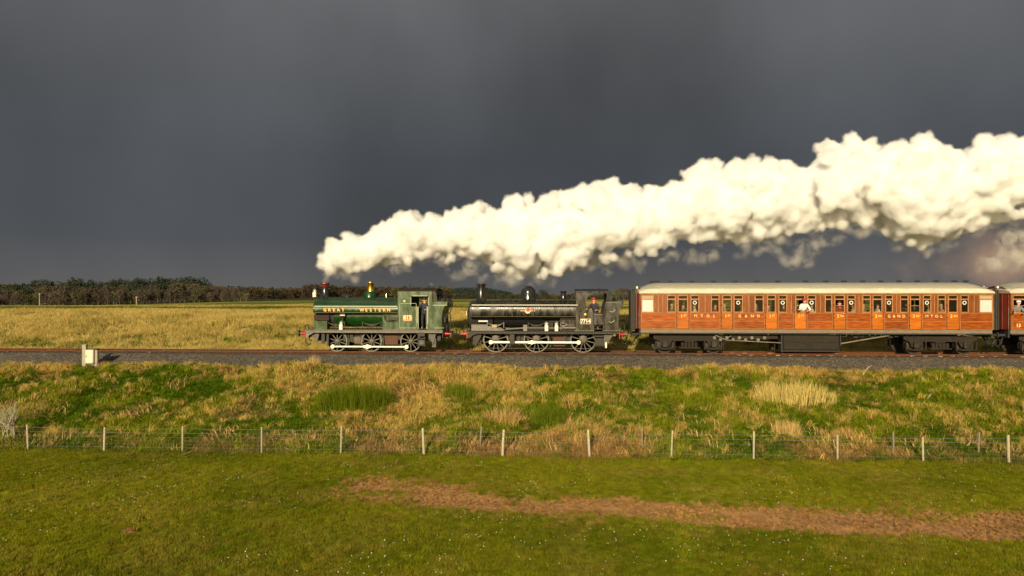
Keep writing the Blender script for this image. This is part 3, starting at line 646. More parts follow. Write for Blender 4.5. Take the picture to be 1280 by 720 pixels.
    B().lathe([(.185, zc - .23), (.24, zc - .20), (.25, zc - .17), (.21, zc - .13), (.225, zc - .07), (.27, zc - .02), (.265, zc + .02), (.17, zc + .02), (.15, zc - .2)], (xc, 0, 0), 'z', 24).build('copper_cap', M['copper'], ch)
    lamp(t, wx(393.4, -.3), -.3, wz(371.2, 393, -.3), .40)
    B().tube([(wx(393.4, -.3), -.3, wz(371.5, 393, -.3)), (wx(392, -.3), -.3, wz(374, 393, -.3))], .03, 5).build('lamp_iron', M['frame'], t)
    # tank filler and its lever
    xv = wx(434.5, 0); b = B(); b.lathe([(.20, Zt - .05), (.20, Zt + .05), (.24, Zt + .06), (.24, Zt + .09), (.1, Zt + .16), (0, Zt + .17)], (xv, 0, 0), 'z', 18)
    b.tube([(xv - .2, 0, Zt + .12), (xv + .2, 0, Zt + .17), (xv + .24, 0, Zt + .26)], .022, 5); b.box(xv - .27, xv + .27, -.05, .05, Zt + .06, Zt + .11); b.build('tank_filler', M['frame'], t)
    # dome
    xd = wx(462.7, 0); zd = wz(372.5, 462, 0); b = B()
    b.lathe([(.42, zd - .08), (.38, zd), (.36, zd + .06), (.355, zd + .30), (.30, zd + .36), (.2, zd + .38)], (xd, 0, 0), 'z', 26); dm = b.build('dome', M['greenboiler'], t, ang=50)
    zt2 = wz(352.3, 462, 0)
    B().lathe([(.21, zd + .35), (.20, zd + .42), (.19, zt2 - .12), (.215, zt2 - .05), (.21, zt2 - .02), (.1, zt2 + .0), (0, zt2)], (xd + .03, 0, 0), 'z', 26).build('brass_cap', M['brass'], dm, ang=50)
    # small whistle/valve on tank
    b = B(); xw = wx(484, 0); b.lathe([(.05, Zt - .02), (.03, Zt + .08), (.05, Zt + .10), (.04, Zt + .17), (0, Zt + .2)], (xw, -.2, 0), 'z', 10); b.build('whistle', M['brass'], t)
    b = B(); xw = wx(494, 0); b.lathe([(.07, Zt - .02), (.06, Zt + .06), (0, Zt + .09)], (xw, 0, 0), 'z', 10); b.build('tank_vent', M['frame'], t)
    # springs, lamp on the footplate, injector, pipes
    spring(t, wx(420, -.95), -.98, Zf + .30, 1.0); spring(t, wx(465, -.95), -.98, Zf + .30, 1.05)
    lamp(t, wx(426.6, -1.1), -1.12, Zf, .43)
    b = B(); pb(b, 424, 431.5, 392.6, 396, -.80, -.6); b.cyl((wx(428, -.8), -.74, 0), .10, wz(403, 428, -.8), wz(393, 428, -.8), 'z', 12); b.build('clack_valve', M['gloss'], t)
    pb(B(), 425, 431, 393.4, 394.6, -.86, -.80).build('valve_cover', M['white'], t)
    b = B(); pb(b, 484.5, 497, 396.5, 400.2, -.95, -.74); b.cyl((wx(490, -.9), -.85, 0), .05, wz(411.5, 490, -.9), wz(399, 490, -.9), 'z', 10)
    b.tube([(wx(474, -1), -.98, Zf + .12), (wx(478, -1), -.98, Zf + .34), (wx(484, -1), -.92, wz(402, 484, -1)), (wx(489, -1), -.9, wz(402.5, 484, -1))], .02, 6)
    b.tube([(wx(480, -.9), -.88, wz(394, 480, -.9)), (wx(481, -.9), -.88, wz(400, 480, -.9)), (wx(486, -.9), -.88, wz(402, 480, -.9))], .025, 6)
    b.cyl((wx(487, -.9), -.9, wz(398, 487, -.9)), .09, -.06, .06, 'y', 12); b.cyl((wx(493, -.9), -.9, wz(398, 487, -.9)), .07, -.06, .06, 'y', 12); b.build('injector', M['frame'], t)
    b = B(); b.tube([(wx(412, -.95), -.95, Zf + .06), (wx(478, -.95), -.95, Zf + .06)], .035, 6)
    for px in (414, 434, 446, 452, 458, 470): b.box(wx(px, -1) - .05, wx(px, -1) + .05, -1.02, -.9, Zf, Zf + .11)
    b.build('reversing_rod', M['under'], t)
    B().tube([(xt0 + .05, -1.21, wz(384.6, 445, -1.2) - .28 + .28), (xt1, -1.21, wz(384.6, 445, -1.2))], .014, 5).build('handrail', M['plate'], t)
    # ---- cab
    Yc = -1.17; xc0, xc1 = wx(498, Yc), wx(540.5, Yc); xd0, xd1 = wx(522.8, Yc), wx(533.8, Yc); zr = wz(363.8, 520, Yc)
    xw0, xw1 = wx(513.6, Yc), wx(535.8, Yc); zw0, zw1 = wz(383, 522, Yc), wz(369.8, 522, Yc); xb = wx(552.8, Yc)
    for s in (-1, 1):
        holes = [(xw0, xw1, zw0, zw1), (xd0, xd1, Zf + .002, zw0)]
        b = B().wall(xc0, xc1, Zf + .002, zr, holes, *sorted((s * 1.17, s * 1.13)))
        rr = .10                                    # rounded corners of the window opening
        for cx, cz, a0 in ((xw0, zw1, 90), (xw1, zw1, 0), (xw0, zw0, 180), (xw1, zw0, 270)):
            ox = cx + (rr if cx == xw0 else -rr); oz = cz + (-rr if cz == zw1 else rr)
            b.prism([(cx, cz)] + [(ox + rr * math.cos(R(a0 + a)), oz + rr * math.sin(R(a0 + a))) for a in range(0, 91, 15)], 'y', *sorted((s * 1.169, s * 1.131)))
        cs = b.build('cab_side', M['green'], t, smooth=False)
        b = B()                                     # beading round the opening
        y = s * 1.178; e = .016
        for (a, c, d, f_) in ((xw0 + .09, zw1, xw1 - .09, zw1), (xw0, zw0 + .09, xw0, zw1 - .09), (xw1, zw0 + .09, xw1, zw1 - .09), (xd0, Zf + .05, xd0, zw0), (xd1, Zf + .05, xd1, zw0)):
            b.box(min(a, d) - e, max(a, d) + e, y - .008, y + .008, min(c, f_) - (e if c == f_ else 0), max(c, f_) + (e if c == f_ else 0))
        b.build('beading', M['lining'], cs)
        for X in (xd0 - .05, xd1 + .05): B().tube([(X, s * 1.20, Zf + .35), (X, s * 1.20, zw0 - .05)], .016, 6).build('handrail', M['rod'], cs)
    cs1 = [o for o in t.children if o.name.startswith('cab_side')][0]
    b = B(); y0 = -1.176                            # lining panels, rivets
    def frame(bb, x0, x1, z0, z1, y, e=.010):
        bb.box(x0, x1, y - .002, y, z0, z0 + e * 2).box(x0, x1, y - .002, y, z1 - e * 2, z1).box(x0, x0 + e * 2, y - .002, y, z0, z1).box(x1 - e * 2, x1, y - .002, y, z0, z1)
    frame(b, xc0 + .07, xd0 - .10, Zf + .10, wz(379, 505, Yc), y0 + .002); b.build('lining', M['lining'], cs1)
    b = B()
    for i in range(24): z = Zf + .06 + (zr - Zf - .1) * i / 23; b.box(xc0 + .02, xc0 + .038, -1.184, -1.17, z, z + .018)
    for i in range(16): X = xc0 + .05 + (xd0 - xc0 - .1) * i / 15; b.box(X, X + .018, -1.184, -1.17, Zf + .03, Zf + .048)
    b.build('rivet_row', M['lining'], cs1)['kind'] = 'stuff'
    B().box(xc0 - .03, xc0 + .01, -1.19, -1.13, Zf, zr).build('cab_corner_angle', M['green'], t)
    b = B(); y = -1.19; X0, X1 = wx(504, Yc), wx(515, Yc); Z0, Z1 = wz(401, 510, Yc), wz(394, 510, Yc)
    npl = pb(B(), 504.2, 515, 394.2, 401, -1.19, -1.172).build('number_plate', M['goldred'], t)
    b = B(); frame(b, X0, X1, Z0, Z1, -1.191, .012); b.build('plate_rim', M['cream'], npl)
    plate_text(npl, '813', (X0 + X1) / 2, -1.194, (Z0 + Z1) / 2, .30, M['cream'], depth=.003, bold=.014, sx=.95)
    B().lathe([(0, 0), (.055, 0), (.055, -.01), (0, -.01)], (wx(505.5, Yc), -1.172, wz(376.2, 505, Yc)), 'y', 14).build('route_disc', M['yellow'], t)
    # cab front and back plates, floor, roof
    for X, nm in ((xc0 + .02, 'cab_front'), (xc1 - .04, 'cab_back')):
        b = B(); c = wx(0, 0) * 0
        pts = []
        b2 = B(); yy = 1.13
        holes = [(-.85, -.45, zw0 + .15, zw1 + .0), (.45, .85, zw0 + .15, zw1 + .0)] if nm == 'cab_front' else [(-.95, .95, zw0 + .02, zw1 - .05)]
        # build in a yz plane by turning an xz wall
        b2.wall(-yy, yy, Zf + .2 if nm == 'cab_front' else zw0 - .2, zr, holes, 0, .03)
        for v in b2.bm.verts: v.co = Vector((X + v.co.y, v.co.x, v.co.z))
        b2.build(nm, M['green'] if nm == 'cab_front' else M['soot'], t, smooth=False)
    B().box(xc0, xb, -1.12, 1.12, Zf + .03, Zf + .07).build('cab_floor', M['soot'], t)
    bk = B(); bk.box(xc0 + .05, xc0 + .45, -.55, .55, Zf + .07, zw0 + .15); bk.lathe([(.5, 0), (.5, .35)], (xc0 + .06, 0, zw0 - .1), 'x', 20); bk.build('backhead', M['soot'], t)
    zc2 = wz(360.6, 520, 0)
    rf = [(-1.22, zr - .01), (-1.2, zr + .03), (-.8, zr + .10), (-.4, zr + .145), (0, zr + .16), (.4, zr + .145), (.8, zr + .10), (1.2, zr + .03), (1.22, zr - .01), (.8, zr + .065), (0, zr + .12), (-.8, zr + .065)]
    B().prism(rf, 'x', wx(496.4, -1.2), wx(545, -1.2)).build('cab_roof', M['under'], t, bevel=.008)
    b = B(); b.tube([(wx(514, 0), -.2, zr + .12), (wx(513.5, 0), -.2, zr + .34)], .03, 6); b.ball((wx(513.5, 0), -.2, zr + .36), .05, sub=1); b.build('whistle', M['soot'], t)
    # rolled storm sheet at the rear of the cab
    b = B(); b.lathe([(.12, -1.0), (.14, -.9), (.14, .9), (.12, 1.0)], (0, 0, 0), 'y', 14)
    for v in b.bm.verts: v.co = Vector((wx(543.5, -1.1) + v.co.x * .8, v.co.y, (zr - .12) + v.co.z * 1.3))
    b.build('storm_sheet', M['soot'], t)
    b = B(); X0 = wx(541, -1.15); b.prism([(X0, zr - .05), (X0 + .12, zr + .02), (X0 + .2, zr - .2), (X0 + .26, zr - .62), (X0 + .12, zr - .62), (X0 + .02, zr - .35)], 'y', -1.15, -1.08)
    b.prism([(X0, zr - .05), (X0 + .12, zr + .02), (X0 + .2, zr - .2), (X0 + .26, zr - .62), (X0 + .12, zr - .62), (X0 + .02, zr - .35)], 'y', 1.08, 1.15); b.build('cab_rear_wing', M['gloss'], t)
    # bunker, flared at the top rear
    zb2 = wz(376.8, 547, Yc); zb3 = wz(381.5, 547, Yc)
    side = [(xc1 - .02, Zf), (xb, Zf), (xb, zb3 - .55), (xb + .02, zb3 - .30), (xb + .12, zb3 - .08), (xb + .28, zb3 + .02), (xb + .30, zb2), (xc1 - .02, zb2)]
    B().prism(side, 'y', -1.168, 1.168).build('bunker', M['green'], t, bevel=.015)
    b = B(); b.box(xc1 + .02, xb + .26, -1.176, -1.168, zb3 - .02, zb3 + .015); b.box(xc1 + .12, xb + .1, -1.176, -1.17, Zf + .1, Zf + .12); b.build('bunker_beading', M['lining'], t)
    b = B()
    for k in range(70): b.ball((random.uniform(xc1 + .25, xb + .22), random.uniform(-1.0, 1.0), zb2 + random.uniform(-.04, .10)), random.uniform(.06, .12), sub=1)
    b.build('coal', M['coal'], t)
    b = B(); X = xb + .34     # fire irons, brackets and lamp on the bunker back
    b.box(X - .06, X + .02, -.9, -.6, zb3 - .05, zb2 + .02); b.box(X - .1, X + .05, -.5, .2, zb3 - .12, zb3 + .05); b.tube([(X, -.8, zb2), (X + .12, -.8, zb3), (X + .05, -.8, zb3 - .4), (X - .1, -.8, zb3 - .5)], .03, 6)
    b.box(xb + .02, xb + .16, -.9, -.7, zb3 - .95, zb3 - .65); b.build('bunker_bracket', M['soot'], t)
    # crew inside
    return t, (xd0 + xd1) / 2, Zf + .07
# ================================================================== black pannier tank locomotive
def black_engine():
    L0 = (wx(680, 0), 0, 0)
    t = tthing('steam_locomotive', 'black pannier tank locomotive with round red emblem, between green engine and coach', 'steam locomotive', L0, 'locomotives hauling the train')
    Zf = wz(414.0, 680, -1.25); Zv = wz(417.6, 680, -1.25); xf, xr = wx(583.8, -1.2), wx(774.5, -1.2)
    b = B(); b.box(xf, xr, -1.27, 1.27, Zf - .045, Zf)
    for s in (-1, 1): b.box(xf + .02, xr - .02, min(s * 1.22, s * 1.19), max(s * 1.22, s * 1.19), Zv, Zf - .045)
    for s in (-1, 1): b.prism([(xf, Zv), (xf + .02, Zv - .22), (xf + .12, Zv - .26), (xf + .3, Zv - .1), (xf + .6, Zv)], 'y', s * 1.18 - .02, s * 1.18 + .02)
    b.build('footplate', M['frame'], t, bevel=.01)
    b = B()
    for i in range(50): X = xf + .1 + (xr - xf - .2) * i / 49; b.box(X - .014, X + .014, -1.235, -1.22, Zf - .09, Zf - .06)
    b.build('rivet_row', M['plate'], t)['kind'] = 'stuff'
    for s in (-1, 1):
        b = B(); y = s * .62
        b.prism([(xf + .3, Zv + .02), (xr - .3, Zv + .02), (xr - .3, .75), (xr - .9, .62), (xf + 1.2, .62), (xf + .8, .55), (xf + .45, .80)], 'y', y - .03, y + .03); b.build('frame_plate', M['frame'], t)
    for X, s in ((xf, -1), (xr, 1)):
        B().box(X - .03, X + .03, -1.24, 1.24, Zv - .26, Zf - .04).build('buffer_beam', M['red'], t, bevel=.01)
        for y in (-.87, .87): buffer(t, X + .03 * s, s, y, wz(417.8, 680, -.9))
        B().tube(hook_pts(X + .05 * s, 1.02, 1, s), .03, 6).build('coupling_hook', M['frame'], t)
    B().tube([(xr + .1, -.2, .95), (xr + .42, -.2, .90), (xr + .52, -.2, .62), (xr + .40, -.2, .46), (xr + .26, -.2, .50)], .035, 7).build('screw_coupling', M['frame'], t)
    B().box(xr - .3, xr + .12, -.35, -.25, .78, .88).build('drawbar', M['frame'], t)
    hose(t, xf - .08, Zf - .35, Zf + .3, -1); hose(t, xr + .12, .8, Zf + .5, 1, -.45)
    r = .70; wxs = [wx(p, -.8) for p in (619.8, 670.6, 728.9)]; pin = (-.255, -.13)
    for s in (-1, 1):
        for X in wxs: wheel(t, X, r, 12, s, pin, .14, heavy=True)
    for s in (-1, 1):
        y = s * .98; b = B(); z = r + pin[1]
        for a, c in zip(wxs[:-1], wxs[1:]): b.box(a + pin[0], c + pin[0], y - .02, y + .02, z - .055, z + .055)
        for k, X in enumerate(wxs): b.lathe([(0, -.05), (.12, -.05), (.12, .05), (0, .05)], (X + pin[0], y, z), 'y', 14)
        b.box(wxs[1] + pin[0] - .2, wxs[1] + pin[0] + .2, y - .04, y + .04, z - .08, z + .08); b.build('coupling_rod', M['rod'], t, bevel=.008)
    for X in wxs: B().cyl((X, 0, r), .085, -.7, .7, 'y', 12).build('axle', M['frame'], t)
    for X in wxs: B().lathe([(0, 0), (.20, 0), (.20, -.10), (.1, -.12), (0, -.12)], (X, -.80, r + .05), 'y', 18).build('axle_boss', M['wheel'], t)
    pb(B(), 637, 643.2, 416, 430.5, -1.12, -1.0).build('footstep_bracket', M['frame'], t, bevel=.01)
    for px in (596, 600, 649, 655, 660, 689, 706.5): pb(B(), px - 1.4, px + 1.4, 420, 431, -.80, -.7).build('brake_hanger', M['frame'], t)
    for X in wxs: B().prism([(X + .72, .3), (X + .80, .3), (X + .86, .7), (X + .80, 1.0), (X + .72, 1.0), (X + .78, .7)], 'y', -.80, -.70).build('brake_block', M['frame'], t)
    pb(B(), 692, 707, 419.5, 433, -.68, .68).build('ashpan', M['rust'], t, bevel=.02)
    b = B(); b.tube([(wxs[0] - .4, -.72, .22), (wxs[2] + .6, -.72, .22)], .022, 6); b.tube([(wxs[0] - .9, -.9, .28), (wxs[0] - 1.0, -.9, .8), (wxs[0] - .8, -.9, 1.1)], .02, 6); b.build('brake_rodding', M['wheel'], t)
    b = B(); X0, X1 = wx(591, -.95), wx(603, -.95); b.box(X0, X0 + .2, -.98, -.88, .42, 1.0); b.prism([(X0, 1.05), (X1, 1.05), (X1 - .1, .8), (X0 + .2, .38), (X0 + .1, .38)], 'y', -.99, -.93); b.build('guard_iron', M['frame'], t, bevel=.01)
    # cab steps (two treads)
    b = B(); pb(b, 743, 754.5, 431.6, 433, -1.26, -.95); pb(b, 743, 754.5, 419.5, 421.5, -1.26, -.95); pb(b, 743.5, 754, 421, 434, -1.03, -.98); b.build('cab_step', M['frame'], t, bevel=.008)
    pb(B(), 756.5, 758.6, 428, 435, -1.08, -1.03).build('sand_pipe', M['white'], t)
    b = B(); X0, X1 = wx(754.5, -1), wx(771, -1); b.prism([(X0, 1.14), (X1, 1.14), (X1 - .2, 1.0), (X0 + .5, .95), (X0 + .35, .72), (X0 + .1, .38), (X0, .38)], 'y', -1.02, -.94); b.build('guard_iron', M['wheel'], t, bevel=.01)
    # smokebox, boiler
    xt0, xt1 = wx(587.6, -1.2), wx(719.8, -1.2); xb0 = wx(587.2, -.6); xb1 = wx(720, -.6)
    B().lathe([(0, 0), (.70, 0), (.76, .05), (.76, 1.35), (0, 1.35)], (xb0 - .06, 0, 2.05), 'x', 32).build('smokebox', M['soot'], t, ang=60)
    B().lathe([(.70, 1.35), (.70, xb1 - xb0)], (xb0, 0, 2.05), 'x', 36).build('boiler', M['gloss'], t, ang=60)
    dr = B().lathe([(0, -.12), (.35, -.10), (.58, -.03), (.62, 0)], (xb0 - .07, 0, 2.05), 'x', 24).build('smokebox_door', M['soot'], t)
    B().tube([(xb0 - .19, 0, 2.05), (xb0 - .26, 0, 2.05), (xb0 - .26, 0, 2.25)], .018, 5).build('handle', M['rod'], dr)
    pb(B(), 589, 610, 405.5, 414.2, -.95, .95).build('smokebox_saddle', M['plate'], t, bevel=.015)
    # pannier tanks
    Zs = wz(383.0, 655, -1.25); Zb = wz(396.2, 655, -1.27); Zt = wz(375.5, 655, -.6)
    for s in (-1, 1):
        h = [(-.55, Zb + .02), (-.80, Zb - .05), (-1.05, Zb - .05), (-1.17, Zb - .02), (-1.235, Zb + .05), (-1.258, Zb + .13), (-1.26, Zs - .10), (-1.24, Zs - .02), (-1.19, Zs + .06), (-1.10, Zs + .12), (-.95, Zs + .165), (-.5, Zt - .0), (-.35, Zt), (-.35, Zb + .5)]
        tk = B().prism([(y * -s, z) for y, z in h], 'x', xt0, xt1 - .004).build('pannier_tank', M['black'], t, bevel=.008, ang=28)
        b = B(); 
        for f_ in (.2, .4, .6, .8, .985, .012):
            X = xt0 + (xt1 - xt0) * f_; b.box(X - .02, X + .02, min(s * 1.262, s * 1.267), max(s * 1.262, s * 1.267), Zb + .06, Zs - .06)
        b.build('tank_seam', M['frame'], tk)
        B().tube([(xt0 + .1, s * 1.27, Zs + .07), (xt1 + .1, s * 1.27, Zs + .07)], .026, 8).build('handrail', M['rod'], tk)
        b = B()
        for f_ in (.02, .26, .5, .74, .97): b.cyl((xt0 + (xt1 - xt0) * f_, s * 1.2, Zs + .07), .02, -.07, .07, 'y', 6)
        b.build('handrail_stay', M['plate'], tk)
        B().tube([(xt0, s * 1.262, Zb + .02), (xt1, s * 1.262, Zb + .02)], .012, 5).build('tank_bottom_edge', M['plate'], tk)
    tk = [o for o in t.children if o.name.startswith('pannier_tank')][0]
    # emblem: round crest between two wing bars
    xe, ze = wx(659.7, -1.28), wz(388.4, 659, -1.28); em = B().lathe([(0, 0), (.155, 0), (.155, -.006), (0, -.006)], (xe, -1.262, ze), 'y', 20).build('emblem', M['cream'], tk)
    b = B(); b.lathe([(0, -.006), (.11, -.006), (.11, -.010), (0, -.010)], (xe + .02, -1.262, ze + .05), 'y', 16); b.box(xe - .10, xe + .12, -1.271, -1.266, ze - .01, ze + .10); b.build('red_crest', M['red'], em)
    b = B(); b.box(xe - .41, xe - .15, -1.267, -1.262, ze - .035, ze + .03); b.box(xe + .15, xe + .41, -1.267, -1.262, ze - .035, ze + .03); b.build('emblem_bar', M['tan'], em)
    pb(B(), 598, 609.5, 400.6, 402.2, -1.0, -.95).build('works_plate', M['whitecloth'], t)
    b = B()
    for px in (626, 634, 637.5, 643, 645): pb(b, px, px + 2.2, 373.4, 376, -.35, .0)
    for i in range(12): b.ball((xt0 + .4 + i * .42, -.5, Zt + .0), .03, sub=1)
    b.box(xt0 + .1, xt1 - .1, -.36, .36, Zt - .25, Zt - .02); b.build('tank_top_fittings', M['frame'], t)
    B().tube([(xt0 + .9, -.45, Zt + .05), (xt1 - .1, -.45, Zt + .05)], .02, 6).build('top_feed_pipe', M['frame'], t)
    # chimney, dome, safety valve, whistle
    xc = wx(601.7, 0); zc = wz(354.6, 601, 0); z0 = Zt - .08
    B().lathe([(.42, z0), (.32, z0 + .06), (.235, z0 + .2), (.205, zc - .2), (.21, zc - .12), (.285, zc - .10), (.285, zc - .04), (.25, zc), (.19, zc), (.17, zc - .2)], (xc, 0, 0), 'z', 28).build('chimney', M['black'], t, ang=30)
    xd = wx(660.5, 0); zt2 = wz(357.2, 660, 0); zm = wz(366, 660, 0); rd = .415
    b = B(); b.lathe([(rd + .06, Zt - .12), (rd + .03, Zt - .02), (rd, Zt + .06), (rd, zm)] + [(rd * math.cos(R(a)), zm + (zt2 - zm) * math.sin(R(a))) for a in range(15, 91, 15)], (xd, 0, 0), 'z', 32); b.lathe([(.04, zt2 - .01), (.03, zt2 + .05), (0, zt2 + .05)], (xd, 0, 0), 'z', 8); b.build('dome', M['gloss'], t, ang=60)
    xs_ = wx(704.2, 0); zs_ = wz(363.8, 704, 0)
    B().lathe([(.27, Zt - .10), (.21, Zt), (.17, Zt + .10), (.14, zs_ - .16), (.155, zs_ - .08), (.19, zs_ - .02), (.17, zs_), (.1, zs_)], (xs_, 0, 0), 'z', 22).build('safety_valve', M['gloss'], t)
    b = B(); X = wx(715, 0); b.tube([(X, -.2, Zt - .05), (X + .02, -.2, Zt + .25), (X + .12, -.2, Zt + .32), (X + .16, -.2, Zt + .52)], .04, 7); b.tube([(X - .15, .1, Zt - .05), (X - .15, .1, Zt + .1), (X + .2, .1, Zt + .12)], .03, 6); b.build('whistle', M['frame'], t)
    # clutter between tank and footplate
    b = B(); X0, X1 = wx(589, -1), wx(632, -1)
    b.prism([(X0, Zf), (X0 + .03, Zf + .24), (X0 + .35, Zf + .30), (X0 + 1.1, Zf + .26), (X0 + 1.55, Zf + .12), (X1 - .1, Zf + .03), (X1 - .1, Zf)], 'y', -1.02, -.9); b.build('motion_casing', M['plate'], t, bevel=.01)
    pb(B(), 615, 621, 405.8, 409.6, -1.08, -1.02).build('lubricator', M['tan'], t, bevel=.008)
    b = B(); b.beam((wx(632, -1), -1.06, Zf + .10), (wx(655, -1), -1.06, Zf + .17), .02, .03); b.beam((wx(655, -1), -1.06, Zf + .17), (wx(720, -1), -1.06, Zf + .17), .02, .022); pb(b, 654, 659, 406, 413.8, -1.1, -.98); b.build('reversing_rod', M['plate'], t)
    b = B(); X0, X1 = wx(657, -1), wx(680, -1); b.prism([(X0, Zf), (X0 + .15, Zf + .26), (X1, Zf + .26), (X1, Zf)], 'y', -1.02, -.8); b.build('splasher', M['under'], t, bevel=.015)
    lamp(t, wx(683.2, -1.1), -1.12, Zf, .46); lamp(t, wx(695.6, -1.1), -1.12, Zf, .46)
    b = B(); pb(b, 686.5, 691.5, 403, 412.5, -1.0, -.9); pb(b, 686, 699, 401.2, 402.4, -1.1, -1.0); b.build('clack_valve', M['gloss'], t)
    b = B(); b.cyl((wx(704, -1), -1.0, wz(406, 704, -1)), .12, -.05, .05, 'y', 14); pb(b, 700, 709, 404.6, 406.2, -1.05, -1.0); pb(b, 704, 719, 408.5, 411, -1.02, -.9); b.tube([(wx(700, -1), -1, Zf + .05), (wx(706, -1), -1, Zf + .3), (wx(718, -1), -1, Zf + .33)], .03, 6); b.build('injector', M['plate'], t)
    spring(t, wxs[0], -.95, Zf + .32, .9, mat='plate'); spring(t, wxs[1], -.93, Zf + .32, .9)
    pb(B(), 700, 720, 397, 414.2, -.72, .72).build('firebox_side', M['black'], t)
    # ---- cab
    Yc = -1.24; xc0, xc1 = wx(719.8, Yc), wx(760, Yc); zr = wz(364.6, 740, Yc); zb2 = wz(375.8, 762, Yc); xb = wx(773.6, Yc); zd = wz(391.5, 745, Yc)
    xo0, xo1 = wx(732.2, Yc), wx(758.4, Yc); zo1 = wz(366.6, 745, Yc); xdo0, xdo1 = wx(742.6, Yc), wx(753.5, Yc); zs0 = wz(377, 740, Yc)
    for s in (-1, 1):
        y0, y1 = sorted((s * 1.24, s * 1.20))
        b = B()
        # front sheet with curved inner edge, door gap, rear pillar
        cxp, czp = wx(744.5, Yc), (zo1 + zd) / 2 + .02; rx, rz = cxp - xo0, (zo1 - zd) / 2 + .02
        edge = [(cxp - rx * math.sin(R(a)), czp + rz * math.cos(R(a))) for a in range(0, 166, 15)] + [(xdo0, zd - .02)]
        for (p, q) in zip(edge[:-1], edge[1:]):       # quads from the inner edge out to the front edge
            pass
        front = [(xc0, Zf + .002), (xdo0, Zf + .002), (xdo0, zd - .02)] + edge[::-1][1:] + [(cxp, zr), (xc0, zr)]
        V0 = [b.bm.verts.new((x_, y0, z_)) for x_, z_ in front]; V1 = [b.bm.verts.new((x_, y1, z_)) for x_, z_ in front]
        fa = b.bm.faces.new(V0); fb = b.bm.faces.new(V1[::-1]); fa.normal_update(); fb.normal_update(); n = len(front)
        for i in range(n): b.bm.faces.new((V0[i], V1[i], V1[(i + 1) % n], V0[(i + 1) % n]))
        bmesh.ops.triangulate(b.bm, faces=[fa, fb], ngon_method='EAR_CLIP')
        b.box(cxp, xc1, y0, y1, zo1, zr); b.box(xo1, xc1, y0, y1, zb2, zo1)
        cs = b.build('cab_side', M['black'], t, smooth=False)
        B().tube([(x_, s * 1.25, z_) for x_, z_ in edge[:-1]] , .016, 6).build('beading', M['plate'], cs)
        for X in (xdo0 - .04, xdo1 + .06): B().tube([(X, s * 1.28, Zf + .3), (X, s * 1.28, zd - .02)], .018, 6).build('handrail', M['soot'], cs)
        side = [(xdo1, Zf), (xb, Zf), (xb, zb2 - .72), (xb + .05, zb2 - .50), (xb + .20, zb2 - .34), (xb + .22, zb2 - .22), (xb + .22, zb2), (xdo1 + .16, zb2), (xdo1, zd)]
        if s == -1:
            B().prism(side, 'y', -1.238, 1.238).build('bunker', M['black'], t, bevel=.015)
        dp = B().box(xdo0 + .01, xdo1 - .01, y0 + .015, y1 - .015, Zf + .36, zd - .03).build('cab_door', M['black'], t)
        B().box(xdo0 + .02, xdo1 - .02, -s * .01 + y0, y0 + .012 - s * .01, Zf + .9, Zf + .93).build('door_latch', M['plate'], dp)
    b = B()
    for i in range(26): X = xc0 + .04 + (xb - xc0 - .1) * i / 25; (b.box(X, X + .03, -1.25, -1.238, Zf + .02, Zf + .05) if not (xdo0 - .05 < X < xdo1) else None)
    b.build('rivet_row', M['lining'], t)['kind'] = 'stuff'
    # half-moon handholds/steps on the bunker
    for px, py in ((765.5, 388), (764.5, 401)):
        X, Z = wx(px, Yc), wz(py, px, Yc); B().tube([(X - .14, -1.25, Z - .04), (X - .02, -1.29, Z - .10), (X + .10, -1.29, Z - .04), (X + .14, -1.25, Z + .05)], .022, 6).build('bunker_step', M['lining'], t)
    B().box(xdo1 + .2, xb + .06, -1.246, -1.238, zb2 - .12, zb2 - .09).build('bunker_beading', M['plate'], t)
    b = B()
    for k in range(60): b.ball((random.uniform(xdo1 + .45, xb + .12), random.uniform(-1.05, 1.05), zb2 + random.uniform(-.08, .05)), random.uniform(.06, .12), sub=1)
    b.build('coal', M['coal'], t)
    B().box(xb + .2, xb + .25, -1.2, 1.2, zb2 - .22, zb2 + .02).build('bunker_flare', M['soot'], t)
    for X, nm in ((xc0 + .02, 'cab_front'), (xc1 - .05, 'cab_back')):
        b2 = B(); holes = [(-.9, -.5, zb2 - .05, zo1 - .02), (.5, .9, zb2 - .05, zo1 - .02)]
        b2.wall(-1.2, 1.2, Zf + .2 if nm == 'cab_front' else zb2 - .1, zr, holes, 0, .03)
        for v in b2.bm.verts: v.co = Vector((X + v.co.y, v.co.x, v.co.z))
        b2.build(nm, M['soot'], t, smooth=False)
    b = B(); X = xc1 + .02; b.lathe([(.16, -1.2), (.19, -1.1), (.19, -.9), (.12, -.8)], (X + .10, 0, zb2 + .16), 'y', 12); b.build('storm_sheet', M['soot'], t)
    B().box(xc0, xdo1 + .05, -1.19, 1.19, Zf + .10, Zf + .14).build('cab_floor', M['soot'], t)
    bk = B(); bk.box(xc0 + .05, xc0 + .28, -.6, .6, Zf + .14, zd + .10); bk.build('backhead', M['soot'], t)
    rf = [(-1.30, zr - .02), (-1.30, zr + .03), (-.8, zr + .11), (-.4, zr + .15), (0, zr + .165), (.4, zr + .15), (.8, zr + .11), (1.30, zr + .03), (1.30, zr - .02), (.8, zr + .07), (0, zr + .12), (-.8, zr + .07)]
    rfo = B().prism(rf, 'x', wx(719, -1.3), wx(761, -1.3)).build('cab_roof', M['black'], t, bevel=.008)
    b = B()
    for i in range(22): X = wx(720, -1.3) + i * (wx(760, -1.3) - wx(720, -1.3)) / 21; b.ball((X, -1.25, zr + .045), .022, sub=1)
    b.ball((wx(749, -.4), -.4, zr + .17), .05, sub=1); b.build('rivet_row', M['soot'], rfo)['kind'] = 'stuff'
    pl = pb(B(), 725.3, 738.7, 398.4, 405, -1.262, -1.243).build('number_plate', M['soot'], t)
